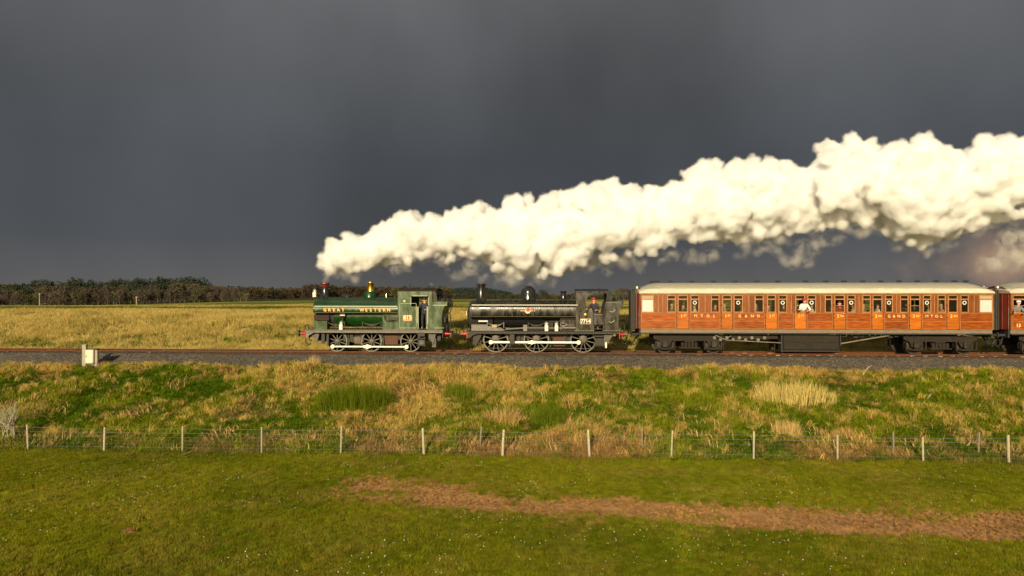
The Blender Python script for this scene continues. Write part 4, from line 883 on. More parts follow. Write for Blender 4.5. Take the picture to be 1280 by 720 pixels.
    X0, X1 = wx(725.3, -1.26), wx(738.7, -1.26); Z0, Z1 = wz(405, 732, -1.26), wz(398.4, 732, -1.26)
    b = B(); e = .02
    b.box(X0, X1, -1.266, -1.262, Z0, Z0 + e).box(X0, X1, -1.266, -1.262, Z1 - e, Z1).box(X0, X0 + e, -1.266, -1.262, Z0, Z1).box(X1 - e, X1, -1.266, -1.262, Z0, Z1); b.build('plate_rim', M['cream'], pl)
    plate_text(pl, '7714', (X0 + X1) / 2, -1.268, (Z0 + Z1) / 2, .27, M['white'], depth=.003, bold=.012, sx=.98)
    B().lathe([(0, 0), (.06, 0), (.06, -.01), (0, -.01)], (wx(731.5, Yc), -1.243, wz(392.8, 731, Yc)), 'y', 14).build('route_disc', M['yellow'], t)
    return t, (xo0 + xo1) / 2, Zf + .14
G1 = green_engine(); G2 = black_engine()
# ================================================================== teak coaches
lz = lambda v: 780 + v / 5.12
rz_ = lambda v: 1030 + v / 5.12
YB = -1.36
def coach(label, px0, px1, doors, panels, wins, vents, texts, tests=None, full=True, bogies=(), box=None, second=False):
    x0, x1 = wx(px0, YB), wx(px1, YB); L0 = ((x0 + x1) / 2, 0, 0)
    t = tthing('railway_coach', label, 'railway coach', L0, 'varnished teak coaches')
    pm = (px0 + min(px1, 1280)) / 2
    def Z(py, px=None): return wz(py, 1020 if not second else 1262, YB)
    zo = .0 if not second else .0
    zb, zwaist, zcant = 1.345, 2.195, 3.235
    zw0, zw1, zt0, zt1 = 2.235, 2.90, 2.965, 3.135
    # side walls with window openings (both sides), ends
    holes = []
    for a, c, kind in wins:
        X0, X1 = wx(a, YB), wx(c, YB); holes.append((X0, X1, zw0, zt1))
    for s in (-1, 1):
        b = B().wall(x0, x1, zb, zcant, holes, *sorted((s * 1.35, s * 1.29)))
        b.build('body_side', M['teaktop'], t, smooth=False)
    for X, s in ((x0, 1), (x1, -1)):
        b = B(); bow = [(X + .05 * s, -1.289), (X, -1.289), (X - .10 * s, -1.05), (X - .18 * s, -.66), (X - .20 * s, 0), (X - .18 * s, .66), (X - .10 * s, 1.05), (X, 1.289), (X + .05 * s, 1.289)]; b.prism(bow, 'z', zb, zcant + .02); b.prism([(-1.28, zcant), (1.28, zcant), (1.0, zcant + .2), (.5, zcant + .38), (0, zcant + .42), (-.5, zcant + .38), (-1.0, zcant + .2)], 'x', *sorted((X + .002 * s, X + .05 * s)))
        e = b.build('body_end', M['teakend'], t)
        b = B()
        for y, q in ((-1.22, .03), (-.86, .14), (.86, .14), (1.22, .03)): b.box(*sorted((X - q * s, X - (q + .035) * s)), y - .025, y + .025, zb, zcant + .02)
        b.build('end_moulding', M['teakend'], e)
        # gangway bellows
        b = B()
        for k in range(5):
            xa = X - s * (.185 + .052 * k); w_ = .62 - (.05 if k % 2 else 0)
            b.box(*sorted((xa, xa - s * .048)), -w_, w_, zb - .05, 3.42 - (.05 if k % 2 else 0))
        b.build('gangway_bellows', M['bellows'], t)
        B().box(*sorted((X - s * .02, X - s * .12)), -.36, -.20, 3.52, 3.64).build('end_lamp_bracket', M['white'], t)
    # roof
    rows = []; nseg = 18; zt = 3.83; Ls = x1 - x0
    for i in range(37):
        f = i / 36; X = x0 - .06 + (Ls + .12) * f; d = min(f, 1 - f) * (Ls + .12)
        k = 1 - .55 * max(0, 1 - d / 1.25) ** 2
        rows.append([(X, -1.42 * math.cos(math.pi * j / nseg), zcant + .005 + (zt - zcant) * k * math.sin(math.pi * j / nseg) ** .82) for j in range(nseg + 1)])
    # more rows near the ends
    ends = []
    for q in (0, .15, .35, .6, .85, 1.05): ends.append(q)
    rows = []
    Xs = [x0 - .06 + q for q in ends] + list(np.linspace(x0 + 1.2, x1 - 1.2, 22)) + [x1 + .06 - q for q in ends[::-1]]
    for X in Xs:
        d = min(X - x0 + .06, x1 + .06 - X); k = 1 - .62 * max(0, 1 - d / 1.2) ** 2
        rows.append([(X, -1.42 * math.cos(math.pi * j / nseg), zcant + .005 + (zt - zcant) * k * max(0, math.sin(math.pi * j / nseg)) ** .80) for j in range(nseg + 1)])
    b = B(); V = b.grid(rows); b.bm.faces.new(V[0]); b.bm.faces.new(V[-1])
    rf = b.build('roof', M['roof'], t, ang=50)
    B().box(x0 - .04, x1 + .04, -1.44, -1.352, zcant - .03, zcant + .035).build('cornice', M['teakrim'], t)
    B().box(x0 - .04, x1 + .04, 1.352, 1.44, zcant - .03, zcant + .035).build('cornice', M['teakrim'], t)
    # rain strips: low arcs on the near roof slope
    def roofpt(X, y):
        c_ = math.acos(max(-1, min(1, -y / 1.42))); return (X, y * 1.003, zcant + .012 + (zt - zcant) * math.sin(c_) ** .80)
    for (fa, fb, ya, yb_) in ((.01, .36, -1.30, -1.16), (.37, .68, -1.16, -1.24), (.70, .985, -1.22, -1.30)):
        pts = [roofpt(x0 + Ls * (fa + (fb - fa) * q / 16), ya + (yb_ - ya) * (q / 16) + .10 * math.sin(math.pi * q / 16)) for q in range(17)]
        B().tube(pts, .013, 4).build('rain_strip', M['tan'], rf)
    for px in vents:
        X = wx(px, 0); b = B(); b.lathe([(0, -.16), (.04, -.14), (.055, -.05), (.055, .05), (.04, .14), (0, .16)], (X, 0, zt + .085), 'x', 8); b.cyl((X, 0, 0), .035, zt - .01, zt + .07, 'z', 8); b.build('roof_vent', M['soot'], t)
    # sole bar, footboard, floor
    B().box(x0 + .02, x1 - .02, -1.30, -1.18, 1.13, zb - .006).build('sole_bar', M['solebar'], t, bevel=.008)
    B().box(x0 + .02, x1 - .02, 1.18, 1.30, 1.13, zb - .006).build('sole_bar', M['solebar'], t)
    b = B(); b.box(x0 + .02, x1 - .02, -1.16, 1.16, 1.12, zb - .01); b.build('floor', M['under'], t)
    b = B(); b.box(x0 + .02, x1 - .02, -1.37, -1.19, 1.075, 1.115); b.build('footboard', M['soot'], t)
    # interior: partitions, seats
    opaque = [w_ for w_ in wins if w_[2] == 'f']
    for a, c, kind in doors:
        for q, (ca, cb) in enumerate(((a - 14.5, a - 14), (c + 15, c + 15.5))):
            X = wx((ca + cb) / 2, YB)
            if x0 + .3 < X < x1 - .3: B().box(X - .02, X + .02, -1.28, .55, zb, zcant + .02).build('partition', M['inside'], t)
        for X, d in ((wx(a - 9, YB), 1), (wx(c + 9, YB), -1)):
            if x0 + .3 < X < x1 - .3: B().box(X - .28, X + .28, -1.2, .5, zb + .3, zb + .48).box(*sorted((X - .30 * d, X - .18 * d)), -1.2, .5, zb + .4, zb + 1.2).build('seat', M['seat'], t, bevel=.03)
    b = B(); zc_ = .60; xa_, xb_ = x0 + .4, x1 - .4; hs = []
    for k in range(int((xb_ - xa_) / 1.3)): hs.append((xa_ + .3 + k * 1.3, xa_ + 1.0 + k * 1.3, zw0 + .1, zt0 + .05))
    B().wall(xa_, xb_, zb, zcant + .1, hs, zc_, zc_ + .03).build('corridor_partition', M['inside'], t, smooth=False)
    # windows
    for a, c, kind in wins:
        X0, X1 = wx(a, YB), wx(c, YB)
        for s in (-1, 1):
            if s == 1 and kind == 'f': kind2 = 'f'
            y0, y1 = sorted((s * 1.362, s * 1.32)); e = .035; b = B()
            b.wall(X0 - .012, X1 + .012, zw0 - .012, zt1 + .012, [(X0 + e, X1 - e, zw0 + e, zw1), (X0 + e, X1 - e, zt0, zt1 - e * .7)], y0, y1)
            wn = b.build('window', M['teakrim'], t, smooth=False)
            top = zw1
            if kind == 'o' and s == -1: top = zw0 + (zw1 - zw0) * .52       # dropped light
            mt = M['frost'] if kind == 'f' else M['glass']
            B().box(X0 + e - .004, X1 - e + .004, s * 1.335 - .004, s * 1.335 + .004, zw0 + e - .004, top + .004).build('pane', mt, wn, smooth=False)
            B().box(X0 + e - .004, X1 - e + .004, s * 1.335 - .004, s * 1.335 + .004, zt0 - .004, zt1 - e * .7 + .004).build('pane', M['glass'] if kind != 'f' else M['tan'], wn, smooth=False)
            if kind == 'o' and s == -1: B().box(X0 + e, X1 - e, -1.348, -1.322, top, top + .03).build('glazing_bar', M['teakrim'], wn)
            if kind == 'n' and s == -1:
                xm, zm = (X0 + X1) / 2, zw1 - .15
                rn = B(); rn.lathe([(.060, 0), (.105, 0), (.105, -.006), (.060, -.006), (.060, 0)], (xm, -1.341, zm), 'y', 18); rn.build('window_roundel', M['white'], wn)
    # lower panels
    for a, c, txt in panels:
        X0, X1 = wx(a, YB), wx(c, YB)
        for s in (-1, 1):
            for (za, zb_) in ((zb + .02, 1.755), (1.775, zwaist - .02)):
                p = B().box(X0, X1, *sorted((s * 1.350, s * 1.362)), za, zb_).build('side_panel', M['teak'], t, bevel=.004)
            b = B()
            for zz in (1.765, zwaist, zb + .012): b.box(X0 - .01, X1 + .01, *sorted((s * 1.352, s * 1.374)), zz - .012, zz + .012)
            for X in (X0 - .015, X1 + .015): b.box(X - .012, X + .012, *sorted((s * 1.352, s * 1.372)), zb, zwaist)
            b.build('moulding', M['teakrim'], t)
        if txt:
            n = len(txt)
            for i, ch in enumerate(txt):
                if ch == ' ': continue
                X = X0 + (X1 - X0) * (.08 + .84 * (i + .5) / n)
                plate_text(t, ch, X + .012, -1.364, 2.035 - .010, .205, M['goldred'], depth=.001, bold=.002, name='letter_shade'); plate_text(t, ch, X, -1.367, 2.035, .205, M['cream'], depth=.001, bold=.003, name='letter')
    # doors
    for a, c, txt in doors:
        X0, X1 = wx(a, YB), wx(c, YB)
        for s in (-1, 1):
            d = B().box(X0 + .012, X1 - .012, *sorted((s * 1.350, s * 1.376)), zb + .01, zwaist + .01).build('door', M['door'], t, bevel=.006)
            b = B(); b.box(X0 + .02, X1 - .02, *sorted((s * 1.374, s * 1.386)), 1.755, 1.775); b.box(X0 + .02, X1 - .02, *sorted((s * 1.374, s * 1.386)), zwaist - .01, zwaist + .012); b.build('moulding', M['teakrim'], d)
            B().box(X1 - .12, X1 - .05, *sorted((s * 1.38, s * 1.42)), 1.84, 1.87).build('handle', M['brass'], d)
            b = B()
            for X in (X0 - .002, X1 + .002): b.box(X - .010, X + .010, *sorted((s * 1.351, s * 1.3555)), zb, zcant - .04)
            b.build('door_gap', M['soot'], d)
            b = B()
            for zz in (1.5, 1.95, 2.6): b.box(X0 - .03, X0 + .03, *sorted((s * 1.37, s * 1.40)), zz, zz + .05)
            b.build('hinge', M['soot'], d)
        for ty, m_, dx, dz in ((-1.379, M['goldred'], .014, -.012), (-1.383, M['gold'], 0, 0)):
            nm = 'letter' if m_ is M['gold'] else 'letter_shade'
            if ':' not in txt:
                plate_text(t, txt[0], X0 + (X1 - X0) * .40 + dx, ty, 2.03 + dz, .24, m_, depth=.001, bold=.006, name=nm)
                plate_text(t, txt[1:], X0 + (X1 - X0) * .68 + dx, ty, 2.055 + dz, .14, m_, depth=.001, bold=.004, name=nm)
            else:
                plate_text(t, txt[1:2], X0 + (X1 - X0) * .36 + dx, ty, 2.03 + dz, .24, m_, depth=.001, bold=.006, name=nm)
                plate_text(t, txt[2:], X0 + (X1 - X0) * .70 + dx, ty, 2.05 + dz, .14, m_, depth=.001, bold=.004, name=nm)
    # vertical mouldings and planks of the upper side, wherever there is no window
    allw = sorted([(a, c) for a, c, k in wins]); xprev = px0
    for (a, c) in allw + [(px1, px1)]:
        g0, g1 = xprev, a
        if g1 - g0 > 1.6:
            nn_ = 1 if g1 - g0 < 6 else (2 if g1 - g0 < 16 else 3)
            for s in (-1, 1):
                for k in range(nn_):
                    A0 = wx(g0 + (g1 - g0) * k / nn_, YB) + .045; A1 = wx(g0 + (g1 - g0) * (k + 1) / nn_, YB) - .045
                    if A1 - A0 > .03: B().box(A0, A1, *sorted((s * 1.351, s * 1.358)), zw0, zt1).build('upper_panel', M['teaktop'], t, smooth=False)
                    if k: B().box(A0 - .045 - .016, A0 - .045 + .016, *sorted((s * 1.352, s * 1.376)), zw0 - .01, zt1 + .01).build('moulding', M['teakrim'], t)
        xprev = c
    B().box(x0, x1, -1.366, -1.351, zt1 + .02, zt1 + .045).build('cantrail_moulding', M['teakrim'], t)
    # bogies
    for axles in bogies:
        bx0, bx1 = wx(axles[0], -1.0), wx(axles[1], -1.0); xm = (bx0 + bx1) / 2
        bg = B(); bg.box(xm - .25, xm + .25, -1.0, 1.0, .62, .95); bo = bg.build('bogie', M['under'], t)
        for s in (-1, 1):
            y0, y1 = sorted((s * 1.02, s * .94)); b = B()
            e = .62
            b.prism([(bx0 - e, .98), (bx0 - e, .80), (bx0 - .30, .66), (bx0 - .22, .40), (bx0 - .14, .40), (bx0 - .14, .62), (bx0 + .14, .62), (bx0 + .14, .40), (bx0 + .22, .40), (bx0 + .38, .68), (bx1 - .38, .68), (bx1 - .22, .40), (bx1 - .14, .40), (bx1 - .14, .62), (bx1 + .14, .62), (bx1 + .14, .40), (bx1 + .22, .40), (bx1 + .30, .66), (bx1 + e, .80), (bx1 + e, .98)], 'y', y0, y1)
            b.build('side_frame', M['under'], bo)
            for X in (bx0, bx1):
                b = B(); b.box(X - .13, X + .13, *sorted((s * 1.14, s * 1.0)), .34, .66); b.box(X - .09, X + .09, *sorted((s * 1.16, s * 1.14)), .40, .58); b.build('axle_box', M['frame'], bo, bevel=.015)
                b = B()
                for k in range(5):
                    l = .52 - .09 * k
                    for i in range(6):
                        ta, tb = -1 + i / 3, -1 + (i + 1) / 3
                        b.beam((X + l * ta, s * 1.05, .25 + .10 * (ta * l / .52) ** 2 - .0 + .02 * k - .04), (X + l * tb, s * 1.05, .25 + .10 * (tb * l / .52) ** 2 + .02 * k - .04), .045, .009)
                b.build('leaf_spring', M['under'], bo)
                for q in (-.5, .5): B().box(X + q - .03, X + q + .03, *sorted((s * 1.09, s * 1.0)), .22, .68).build('spring_hanger', M['under'], bo)
            for q in (-.36, -.18, 0, .18, .36):
                B().lathe([(.085, .34), (.095, .4), (.085, .46), (.095, .52), (.085, .60)], (xm + q, s * .97, 0), 'z', 10).build('coil_spring', M['under'], bo)
            B().box(xm - .55, xm + .55, *sorted((s * 1.08, s * .93)), .28, .34).build('spring_plank', M['under'], bo)
        for X in (bx0, bx1): B().cyl((X, 0, .50), .07, -.7, .7, 'y', 10).build('axle', M['under'], bo)
        for X in (bx0, bx1):
            for s in (-1, 1):
                b = B(); b.lathe([(0, .0), (.12, .06 * s), (.40, .0), (.43, .06 * s), (.50, .06 * s), (.53, -.05 * s), (.42, -.06 * s), (.40, -.03 * s), (.1, -.05 * s)], (X, s * .745, .50), 'y', 28); b.build('wheel', M['frame'], bo, ang=30)
    if box:
        X0, X1 = wx(box[0], -1.2), wx(box[1], -1.2); xm = (X0 + X1) / 2
        for s in (-1, 1):
            y0, y1 = sorted((s * 1.15, s * .60))
            bb = B().box(X0, X1, y0, y1, .22, 1.02).build('battery_box', M['under'], t, bevel=.02)
            for (a, c) in ((X0 + .04, xm - .03), (xm + .03, X1 - .04)):
                for (za, zc2) in ((.27, .60), (.64, .98)): B().box(a, c, *sorted((s * 1.15, s * 1.175)), za, zc2).build('box_door', M['solebar'] if False else M['under'], bb, bevel=.01)
            b = B(); b.box(X0 - .12, X0 - .04, y0, y1, .10, 1.12); b.box(X1 + .04, X1 + .10, y0, y1, .45, 1.12); b.box(X0 - .1, X1 + .06, y0 + .05, y1 - .05, .13, .20); b.build('box_hanger', M['soot'], bb)
            b = B(); b.beam((X1 + .1, s * 1.12, .58), (X1 + 2.6, s * 1.12, 1.02), .03, .03); b.beam((X0 - .1, s * 1.12, .60), (X0 - 3.0, s * 1.12, .74), .025, .02); b.beam((X0 - 3.0, s * 1.12, .74), (X0 - 3.6, s * 1.12, 1.02), .025, .02); b.build('truss_rod', M['solebar'], t)
            b = B(); b.box(X0 - 2.7, X0 - .25, s * 1.0 - .03, s * 1.0 + .03, .80, 1.02)
            b.build('tray', M['under'], t)
            b = B()
            for k in range(9):
                X = X0 - 3.6 + k * .33; b.lathe([(0, -.06), (.09, -.06), (.09, .06), (0, .06)], (X, s * 1.0, .86 - .10 * (k % 2)), 'y', 10); b.beam((X, s * 1.0, .86), (X + .3, s * 1.0, .78 + .1 * (k % 3)), .02, .02)
            b.build('brake_gear', M['plate'], t)
        b = B(); b.lathe([(0, 0), (.28, .02), (.28, .88), (0, .9)], (X0 - 4.1, -.55, .72), 'x', 16); b.build('vacuum_cylinder', M['under'], t)
        b = B()
        for k in range(14): X = X1 + .2 + k * .3; b.box(X, X + .22, -1.0, -.9, .92 + .05 * math.sin(k * 2.1), 1.10)
        b.build('brake_gear', M['soot'], t)
    # end gear
    for X, s in ((x0, -1), (x1, 1)):
        B().box(X - .04, X + .04, -1.2, 1.2, .92, 1.32).build('headstock', M['soot'], t)
        for y in (-.87, .87):
            B().lathe([(0, 0), (.12, 0), (.08, .05 * s), (.07, .42 * s), (.16, .44 * s), (.17, .47 * s), (0, .48 * s)], (X, y, 1.03), 'x', 12).build('buffer', M['soot'], t)
        B().tube([(X, -.3, .98), (X + .18 * s, -.3, .75), (X + .32 * s, -.3, .52), (X + .44 * s, -.3, .60)], .05, 6).build('coupling', M['soot'], t)
        B().tube([(X + .03 * s, -.7, .95), (X + .10 * s, -.7, .6), (X + .3 * s, -.7, .42), (X + .46 * s, -.7, .65)], .028, 6).build('hose', M['soot'], t)
        b = B(); b.tube([(X + .06 * s, -1.25, 1.35), (X + .06 * s, -1.25, 2.5)], .018, 5); b.build('grab_rail', M['plate'], t)
    return t

doors1 = [(lz(338), lz(415), '1ST'), (lz(622), lz(695), '1ST'), (lz(905), lz(980), '1ST'), (lz(1090), lz(1165), '1ST'),
          (rz_(62), rz_(138), ':3RD'), (rz_(306), rz_(380), ':3RD'), (rz_(546), rz_(622), ':3RD'), (rz_(785), rz_(865), ':3RD')]
panels1 = [(lz(112), lz(330), None), (lz(424), lz(612), 'MTOL'), (lz(706), lz(896), 'G&ND'), (lz(989), lz(1081), None), (lz(1173), rz_(54), None),
           (rz_(148), rz_(298), None), (rz_(389), rz_(538), 'G&ND'), (rz_(631), rz_(779), 'MTOL'), (rz_(874), rz_(1077), None)]
wins1 = [(lz(113), lz(190), 'f'), (lz(277), lz(330), 'w'), (lz(345), lz(408), 'w'), (lz(427), lz(480), 'n'), (lz(558), lz(610), 'w'), (lz(630), lz(688), 'w'), (lz(703), lz(760), 'n'),
         (lz(838), lz(893), 'w'), (lz(917), lz(970), 'w'), (lz(990), lz(1043), 'n'), (lz(1098), lz(1158), 'o'), (lz(1175), lz(1228), 'n'), (lz(1287), lz(1330), 'w'),
         (rz_(68), rz_(132), 'o'), (rz_(150), rz_(200), 'n'), (rz_(247), rz_(298), 'w'), (rz_(312), rz_(372), 'w'), (rz_(393), rz_(440), 'n'), (rz_(488), rz_(540), 'w'), (rz_(552), rz_(615), 'o'), (rz_(635), rz_(685), 'n'),
         (rz_(728), rz_(778), 'w'), (rz_(795), rz_(855), 'w'), (rz_(875), rz_(925), 'n'), (rz_(995), rz_(1080), 'f')]
vents1 = [815.2, 821.6, 837.8, 864.6, 891.7, 918.7, 945.8, 972.4, 1007, 1032.3, 1054.8, 1078.2, 1100.7, 1124, 1146.8, 1170.2, 1193, 1207.3]
C1 = coach('teak railway coach directly behind the black engine, obscured window at each end', 800.5, 1241.8, doors1, panels1, wins1, vents1, None,
           bogies=((831.2, 892.3), (1144.3, 1206.8)), box=(979.5, 1049.5))
doors2 = [(1300, 1315, '3RD'), (1350, 1365, '3RD'), (1400, 1415, '3RD')]
panels2 = [(1266, 1298, None), (1317, 1348, None), (1367, 1398, None), (1417, 1460, None)]
wins2 = [(1266, 1283, 'o'), (1287, 1297, 'w'), (1302, 1313, 'w'), (1319, 1329, 'w'), (1338, 1348, 'w'), (1352, 1363, 'w'), (1369, 1379, 'w'), (1388, 1398, 'w'), (1402, 1413, 'w'), (1419, 1429, 'w'), (1442, 1456, 'w')]
C2 = coach('second teak coach at the right edge, only its first window in view', 1263.5, 1464, doors2, panels2, wins2, [1300, 1330, 1360, 1400, 1430], None, bogies=((1289, 1350),), second=True)
plate_text(C2, '13', wx(1273, -1.37), -1.372, 1.56, .24, M['cream'], depth=.001, bold=.01, name='letter')

# ================================================================== people
def skin_body(name, joints, edges, radii, mat, sub=1):
    me = bpy.data.meshes.new(name); me.from_pydata([joints[k] for k in joints], [(list(joints).index(a), list(joints).index(b)) for a, b in edges], [])
    o = bpy.data.objects.new(name, me); COL.objects.link(o)
    o.modifiers.new('s', 'SKIN'); lay = me.skin_vertices[0] if me.skin_vertices else None
    if lay is None:
        bpy.context.view_layer.objects.active = o
    for i, k in enumerate(joints):
        r_ = radii[k]; r_ = (r_, r_) if not isinstance(r_, tuple) else r_
        me.skin_vertices[0].data[i].radius = r_; me.skin_vertices[0].data[i].use_root = (i == 0)
    m = o.modifiers.new('u', 'SUBSURF'); m.levels = sub; m.render_levels = sub
    dg = bpy.context.evaluated_depsgraph_get(); dg.update(); out = bpy.data.meshes.new_from_object(o.evaluated_get(dg)); bpy.data.objects.remove(o)
    out.materials.clear(); out.materials.append(mat); out.shade_smooth(); out.name = name; return out
def person(label, base, J, skin='skin', coat='navy', hair='hair', cap=None, trousers='navy', group=None, face=(0, -1)):
    """J: joint positions relative to base (z up); base is where feet or seat rest"""
    t = thing('person', label, 'person', base, group)
    v = {k: Vector(p) for k, p in J.items()}
    names = {}
    def hand(side):
        w_, h = v['wrist' + side], v['hand' + side]; d = (h - w_).normalized(); sd_ = d.cross(Vector((0, 0, 1))); sd_ = sd_.normalized() if sd_.length > .1 else Vector((1, 0, 0)); up = sd_.cross(d)
        js = {}; es = []; rr = {}
        for i, (off, ln) in enumerate(((-.030, .060), (-.011, .075), (.011, .080), (.030, .068))):
            a = f'f{side}{i}a'; c = f'f{side}{i}b'; js[a] = h + d * .01 + sd_ * off; js[c] = js[a] + d * ln * .8 - up * ln * .45; es += [('hand' + side, a), (a, c)]; rr[a] = .010; rr[c] = .008
        a = f't{side}'; js[a] = w_ + d * .03 + sd_ * -.05 + d * .03; es.append(('hand' + side, a)); rr[a] = .010
        return js, es, rr
    J2 = {k: v[k] for k in v}; E = [('pelvis', 'chest'), ('chest', 'neck'), ('neck', 'head'), ('head', 'crown')]; Rr = dict(pelvis=(.13, .10), chest=(.15, .11), neck=.052, head=.085, crown=.06)
    for s in 'LR':
        E += [('chest', 'sh' + s), ('sh' + s, 'elbow' + s), ('elbow' + s, 'wrist' + s), ('wrist' + s, 'hand' + s)]; Rr.update({'sh' + s: .055, 'elbow' + s: .040, 'wrist' + s: .026, 'hand' + s: (.036, .018)})
        E += [('pelvis', 'hip' + s), ('hip' + s, 'knee' + s), ('knee' + s, 'ankle' + s), ('ankle' + s, 'toe' + s)]; Rr.update({'hip' + s: .085, 'knee' + s: .055, 'ankle' + s: .038, 'toe' + s: .03})
        js, es, rr = hand(s); J2.update(js); E += es; Rr.update(rr)
    order = ['pelvis'] + [k for k in J2 if k != 'pelvis']; J3 = {k: J2[k] for k in order}
    body = put('body', skin_body('body', J3, E, Rr, M[skin]), t)
    cj = ['pelvis', 'chest', 'neck', 'shL', 'elbowL', 'wristL', 'shR', 'elbowR', 'wristR']; ce = [('pelvis', 'chest'), ('chest', 'neck')] + [e for e in (('chest', 'shL'), ('shL', 'elbowL'), ('elbowL', 'wristL'), ('chest', 'shR'), ('shR', 'elbowR'), ('elbowR', 'wristR'))]
    put('jacket', skin_body('jacket', {k: v[k] for k in cj}, ce, dict(pelvis=(.165, .13), chest=(.18, .135), neck=.07, shL=.078, shR=.078, elbowL=.062, elbowR=.062, wristL=.045, wristR=.045), M[coat]), t)
    tj = ['pelvis', 'hipL', 'kneeL', 'ankleL', 'hipR', 'kneeR', 'ankleR']
    put('trousers', skin_body('trousers', {k: v[k] for k in tj}, [('pelvis', 'hipL'), ('hipL', 'kneeL'), ('kneeL', 'ankleL'), ('pelvis', 'hipR'), ('hipR', 'kneeR'), ('kneeR', 'ankleR')], dict(pelvis=(.15, .12), hipL=.10, hipR=.10, kneeL=.075, kneeR=.075, ankleL=.06, ankleR=.06), M[trousers]), t)
    f = Vector((*face, 0)).normalized(); sdv = Vector((-f.y, f.x, 0)); hd = v['head'] + (v['crown'] - v['head']) * .3
    b = B(); b.ball(hd + f * .105 + Vector((0, 0, -.01)), .016, sub=1); 
    for s in (-1, 1): b.ball(hd + sdv * .088 * s, .022, 1, .6, 1.4, sub=1)
    put('nose_and_ears', b.mesh('nose_and_ears', M[skin]), body)
    b = B()
    for s in (-1, 1): b.ball(hd + f * .085 + sdv * .035 * s + Vector((0, 0, .018)), .012, sub=1)
    b.box(hd.x + f.x * .09 - .02, hd.x + f.x * .09 + .02, hd.y + f.y * .09 - .008, hd.y + f.y * .09 + .008, hd.z - .052, hd.z - .044)
    put('eyes_and_mouth', b.mesh('eyes_and_mouth', M['hair']), body)
    b = B(); b.ball(hd - f * .025 + Vector((0, 0, .045)), .098, .95, .95, .9, 2); bmesh.ops.bisect_plane(b.bm, geom=b.bm.verts[:] + b.bm.edges[:] + b.bm.faces[:], plane_co=hd + Vector((0, 0, .02)), plane_no=(f.x * -.55, f.y * -.55, 1), clear_inner=True)
    put('hair', b.mesh('hair', M[hair]), body)
    if cap:
        b = B(); b.lathe([(.105, .06), (.115, .10), (.10, .145), (0, .16)], hd, 'z', 16); b.prism([(-.08, 0), (-.05, .10), (0, .13), (.05, .10), (.08, 0)], 'z', .055, .065)
        # peak points along the face direction
        for vv in b.bm.verts:
            if abs(vv.co.z - .055) < 1e-4 or abs(vv.co.z - .065) < 1e-4:
                x_, y_ = vv.co.x, vv.co.y; vv.co = hd + sdv * x_ + f * (y_ + .06) + Vector((0, 0, vv.co.z))
        put('cap', b.mesh('cap', M[cap]), t)
    return t
def seated(dx, lean=0.0, armout=.0):               # sits facing dx along the coach; base is the seat top
    d = dx
    return dict(pelvis=(0, 0, .08), chest=(-.02 * d, lean * .5, .42), neck=(0 * d, lean, .56), head=(.03 * d, lean, .68), crown=(.03 * d, lean, .78),
                shL=(0, -.17 + lean, .50), elbowL=(.08 * d, -.24 + lean - armout, .28), wristL=(.28 * d, -.18 + lean - armout, .25), handL=(.34 * d, -.16 + lean - armout, .25),
                shR=(0, .17 + lean, .50), elbowR=(.08 * d, .24 + lean, .28), wristR=(.28 * d, .16 + lean, .20), handR=(.35 * d, .14 + lean, .20),
                hipL=(.04 * d, -.09, .08), kneeL=(.42 * d, -.11, .10), ankleL=(.44 * d, -.11, -.33), toeL=(.58 * d, -.11, -.36), hipR=(.04 * d, .09, .08), kneeR=(.42 * d, .11, .10), ankleR=(.44 * d, .11, -.33), toeR=(.58 * d, .11, -.36))
def standing(lean=(0, -.15), look=(0, -1), h=1.0):  # stands, leaning towards lean; feet on base
    lx, ly = lean
    return dict(pelvis=(0, 0, .92), chest=(lx * .6, ly * .6, 1.26), neck=(lx, ly, 1.42), head=(lx * 1.15, ly * 1.2, 1.55), crown=(lx * 1.2, ly * 1.25, 1.65),
                shL=(lx * .9 - .17, ly * .9, 1.36), elbowL=(lx - .27, ly - .16, 1.14), wristL=(lx - .36, ly - .34, 1.12), handL=(lx - .40, ly - .40, 1.12),
                shR=(lx * .9 + .17, ly * .9, 1.36), elbowR=(lx + .28, ly - .10, 1.12), wristR=(lx + .16, ly - .30, 1.07), handR=(lx + .10, ly - .34, 1.07),
                hipL=(-.10, 0, .90), kneeL=(-.12, -.02, .48), ankleL=(-.12, .03, .08), toeL=(-.14, -.12, .03), hipR=(.10, 0, .90), kneeR=(.12, -.02, .48), ankleR=(.12, .03, .08), toeR=(.14, -.12, .03))
# crew
z2 = G2[2]; person('engine crewman in dark blue jacket and red cap leaning on the black engine cab side', (wx(744.5, -.95), -.95, z2 - .05), standing((-.10, -.14)), 'skin2', 'navy', 'hair', 'redcloth', 'navy', 'train crew', (-.6, -.8))
z1 = G1[2]; person('crewman in dark overalls standing inside the green engine cab doorway', (wx(530.5, -.75), -.72, z1 - .02), standing((.02, -.08), h=.95), 'skin', 'navy', 'hair', 'soot' if 'soot' in M else None, 'navy', 'train crew', (0, -1))
